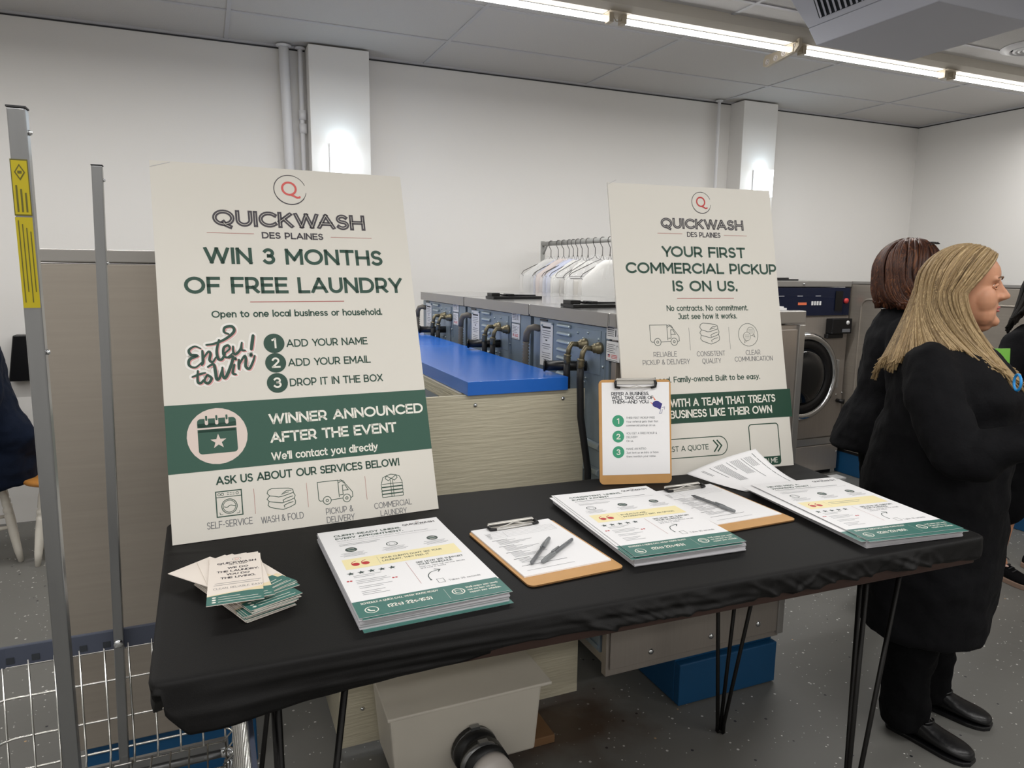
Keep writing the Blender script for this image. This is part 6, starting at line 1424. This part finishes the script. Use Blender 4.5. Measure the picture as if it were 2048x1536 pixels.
limb(b, [(.155, .025, 1.175, .062), (.21, .01, 1.06, .058), (.235, -.01, .96, .05)]); flesh(b, 'top', 'suit', t, .009, 4, (.018, .08))
b = MB(); slab(b, [(0, .02, .70, .17, .14), (0, .02, .84, .17, .13)])
for q in (-1, 1): limb(b, [(q*.09, .02, .78, .10), (q*.105, .01, .50, .095), (q*.125, .01, .36, .098)])
flesh(b, 'trousers', 'suit2', t, .010, 4, (.018, .08))
shoe(t, -.262, -.05, 4, 'suit2', sneaker=True) if False else shoe(t, -.13, -.02, 4, 'suit2', sneaker=True); shoe(t, .13, -.02, 4, 'suit2', sneaker=True)
kb = [(0, (-.066, .02, -.06)), (.2, (-.06, .09, -.10)), (.35, (-.05, .135, -.16)), (.5, (0, .15, -.20)), (.65, (.05, .135, -.16)), (.8, (.06, .09, -.10)), (1, (.066, .02, -.06))]
hair(t, HC, 30, 'hair_bk', lambda u: ip(u, kb), ell=(.085, .108, .122), a0=70, a1=290, nu=80, nv=20, wisps=90, seed=12, thick=.006)
# things in hands
g = t.matrix_world if False else None
b = MB(); b.hexa([(-.03, -.008, 0), (.03, -.004, .002), (.03, .0, .002), (-.03, -.004, 0)], [(-.028, .004, .13), (.034, -.004, .125), (.034, 0, .125), (-.028, .008, .13)]); o = b.build('green_packet', 'green_b', bevel=.001); o.location = atY(2003, 757, 1.93); o.rotation_euler = (0, R(-6), R(-20)); tag(o, 'bright green paper packet held up between the blonde woman and the black-haired person', 'packet')
o = None
b = MB(); c_ = atY(2035, 765, 1.18); b.tube([(.024*cos(R(a_)), 0, .021*sin(R(a_))) for a_ in range(0, 360, 20)], .0034, 8, closed=True); o = b.build('blue_loop', 'blue_b'); o.location = c_; o.rotation_euler = (0, 0, R(50)); tag(o, 'bright blue plastic loop held in front of the blonde woman at the right edge', 'loop')

# ---------------- seated person in navy at the left edge
t = empty('person', 'seated person in a navy coat, cut off by the left edge', 'person', (-1.12, 4.22, 0), R(-70)); t.scale = (1.06, 1.06, 1.08)
HC = Vector((0, -.02, 1.30)); b = MB(); head_shape(b, HC, 0, 1.0); limb(b, [(0, .02, 1.06, .066), (0, .01, 1.24, .054)])
slab(b, [(0, .01, .46, .16, .13), (0, .0, .70, .15, .12), (0, 0, .92, .16, .12), (0, .02, 1.0, .13, .08), (0, .03, 1.07, .065, .05)])
for q in (-1, 1):
    limb(b, [(q*.09, -.02, .52, .08), (q*.11, -.42, .50, .055), (q*.11, -.44, .12, .038), (q*.11, -.48, .045, .03)]); limb(b, [(q*.15, .03, 1.0, .04), (q*.24, .02, .76, .038), (q*.16, -.2, .66, .028)]); hand(b, (q*.155, -.21, .655), (-q*.3, -.9, -.1), (0, 0, -1), 1, 25, q)
flesh(b, 'body', 'skin', t, .0065, 3); face_parts(t, HC, 0)
b = MB(); slab(b, [(0,.07,.385,.20,.19), (0,.06,.46,.225,.21), (0,.04,.65,.235,.20), (0,.01,.82,.215,.175), (0,.01,.96,.215,.155), (0,.02,1.05,.185,.125), (0,.03,1.10,.11,.085)], 32)
for q in (-1, 1):
    limb(b, [(q*.175, .03, 1.035, .078), (q*.245, .04, .88, .082), (q*.265, .03, .75, .078)]); limb(b, [(q*.265, .03, .75, .076), (q*.20, -.14, .68, .06)])
limb(b, [(.12, .12, .62, .13), (.05, .19, .52, .10)]); flesh(b, 'coat', 'navy', t, .010, 4, (.045, .11))
b = MB()
for q in (-1, 1): limb(b, [(q*.095, -.05, .53, .10), (q*.11, -.40, .52, .078)]); limb(b, [(q*.11, -.42, .50, .078), (q*.11, -.45, .12, .06)])
flesh(b, 'trousers', 'navy', t, .012, 4, (.02, .08)); shoe(t, -.11, -.48, 0); shoe(t, .11, -.48, 0)
hair(t, HC, 0, 'hair_bk', lambda u: ip(u, kb), ell=(.085, .108, .122), a0=70, a1=290, nu=60, nv=16, wisps=40, seed=13)
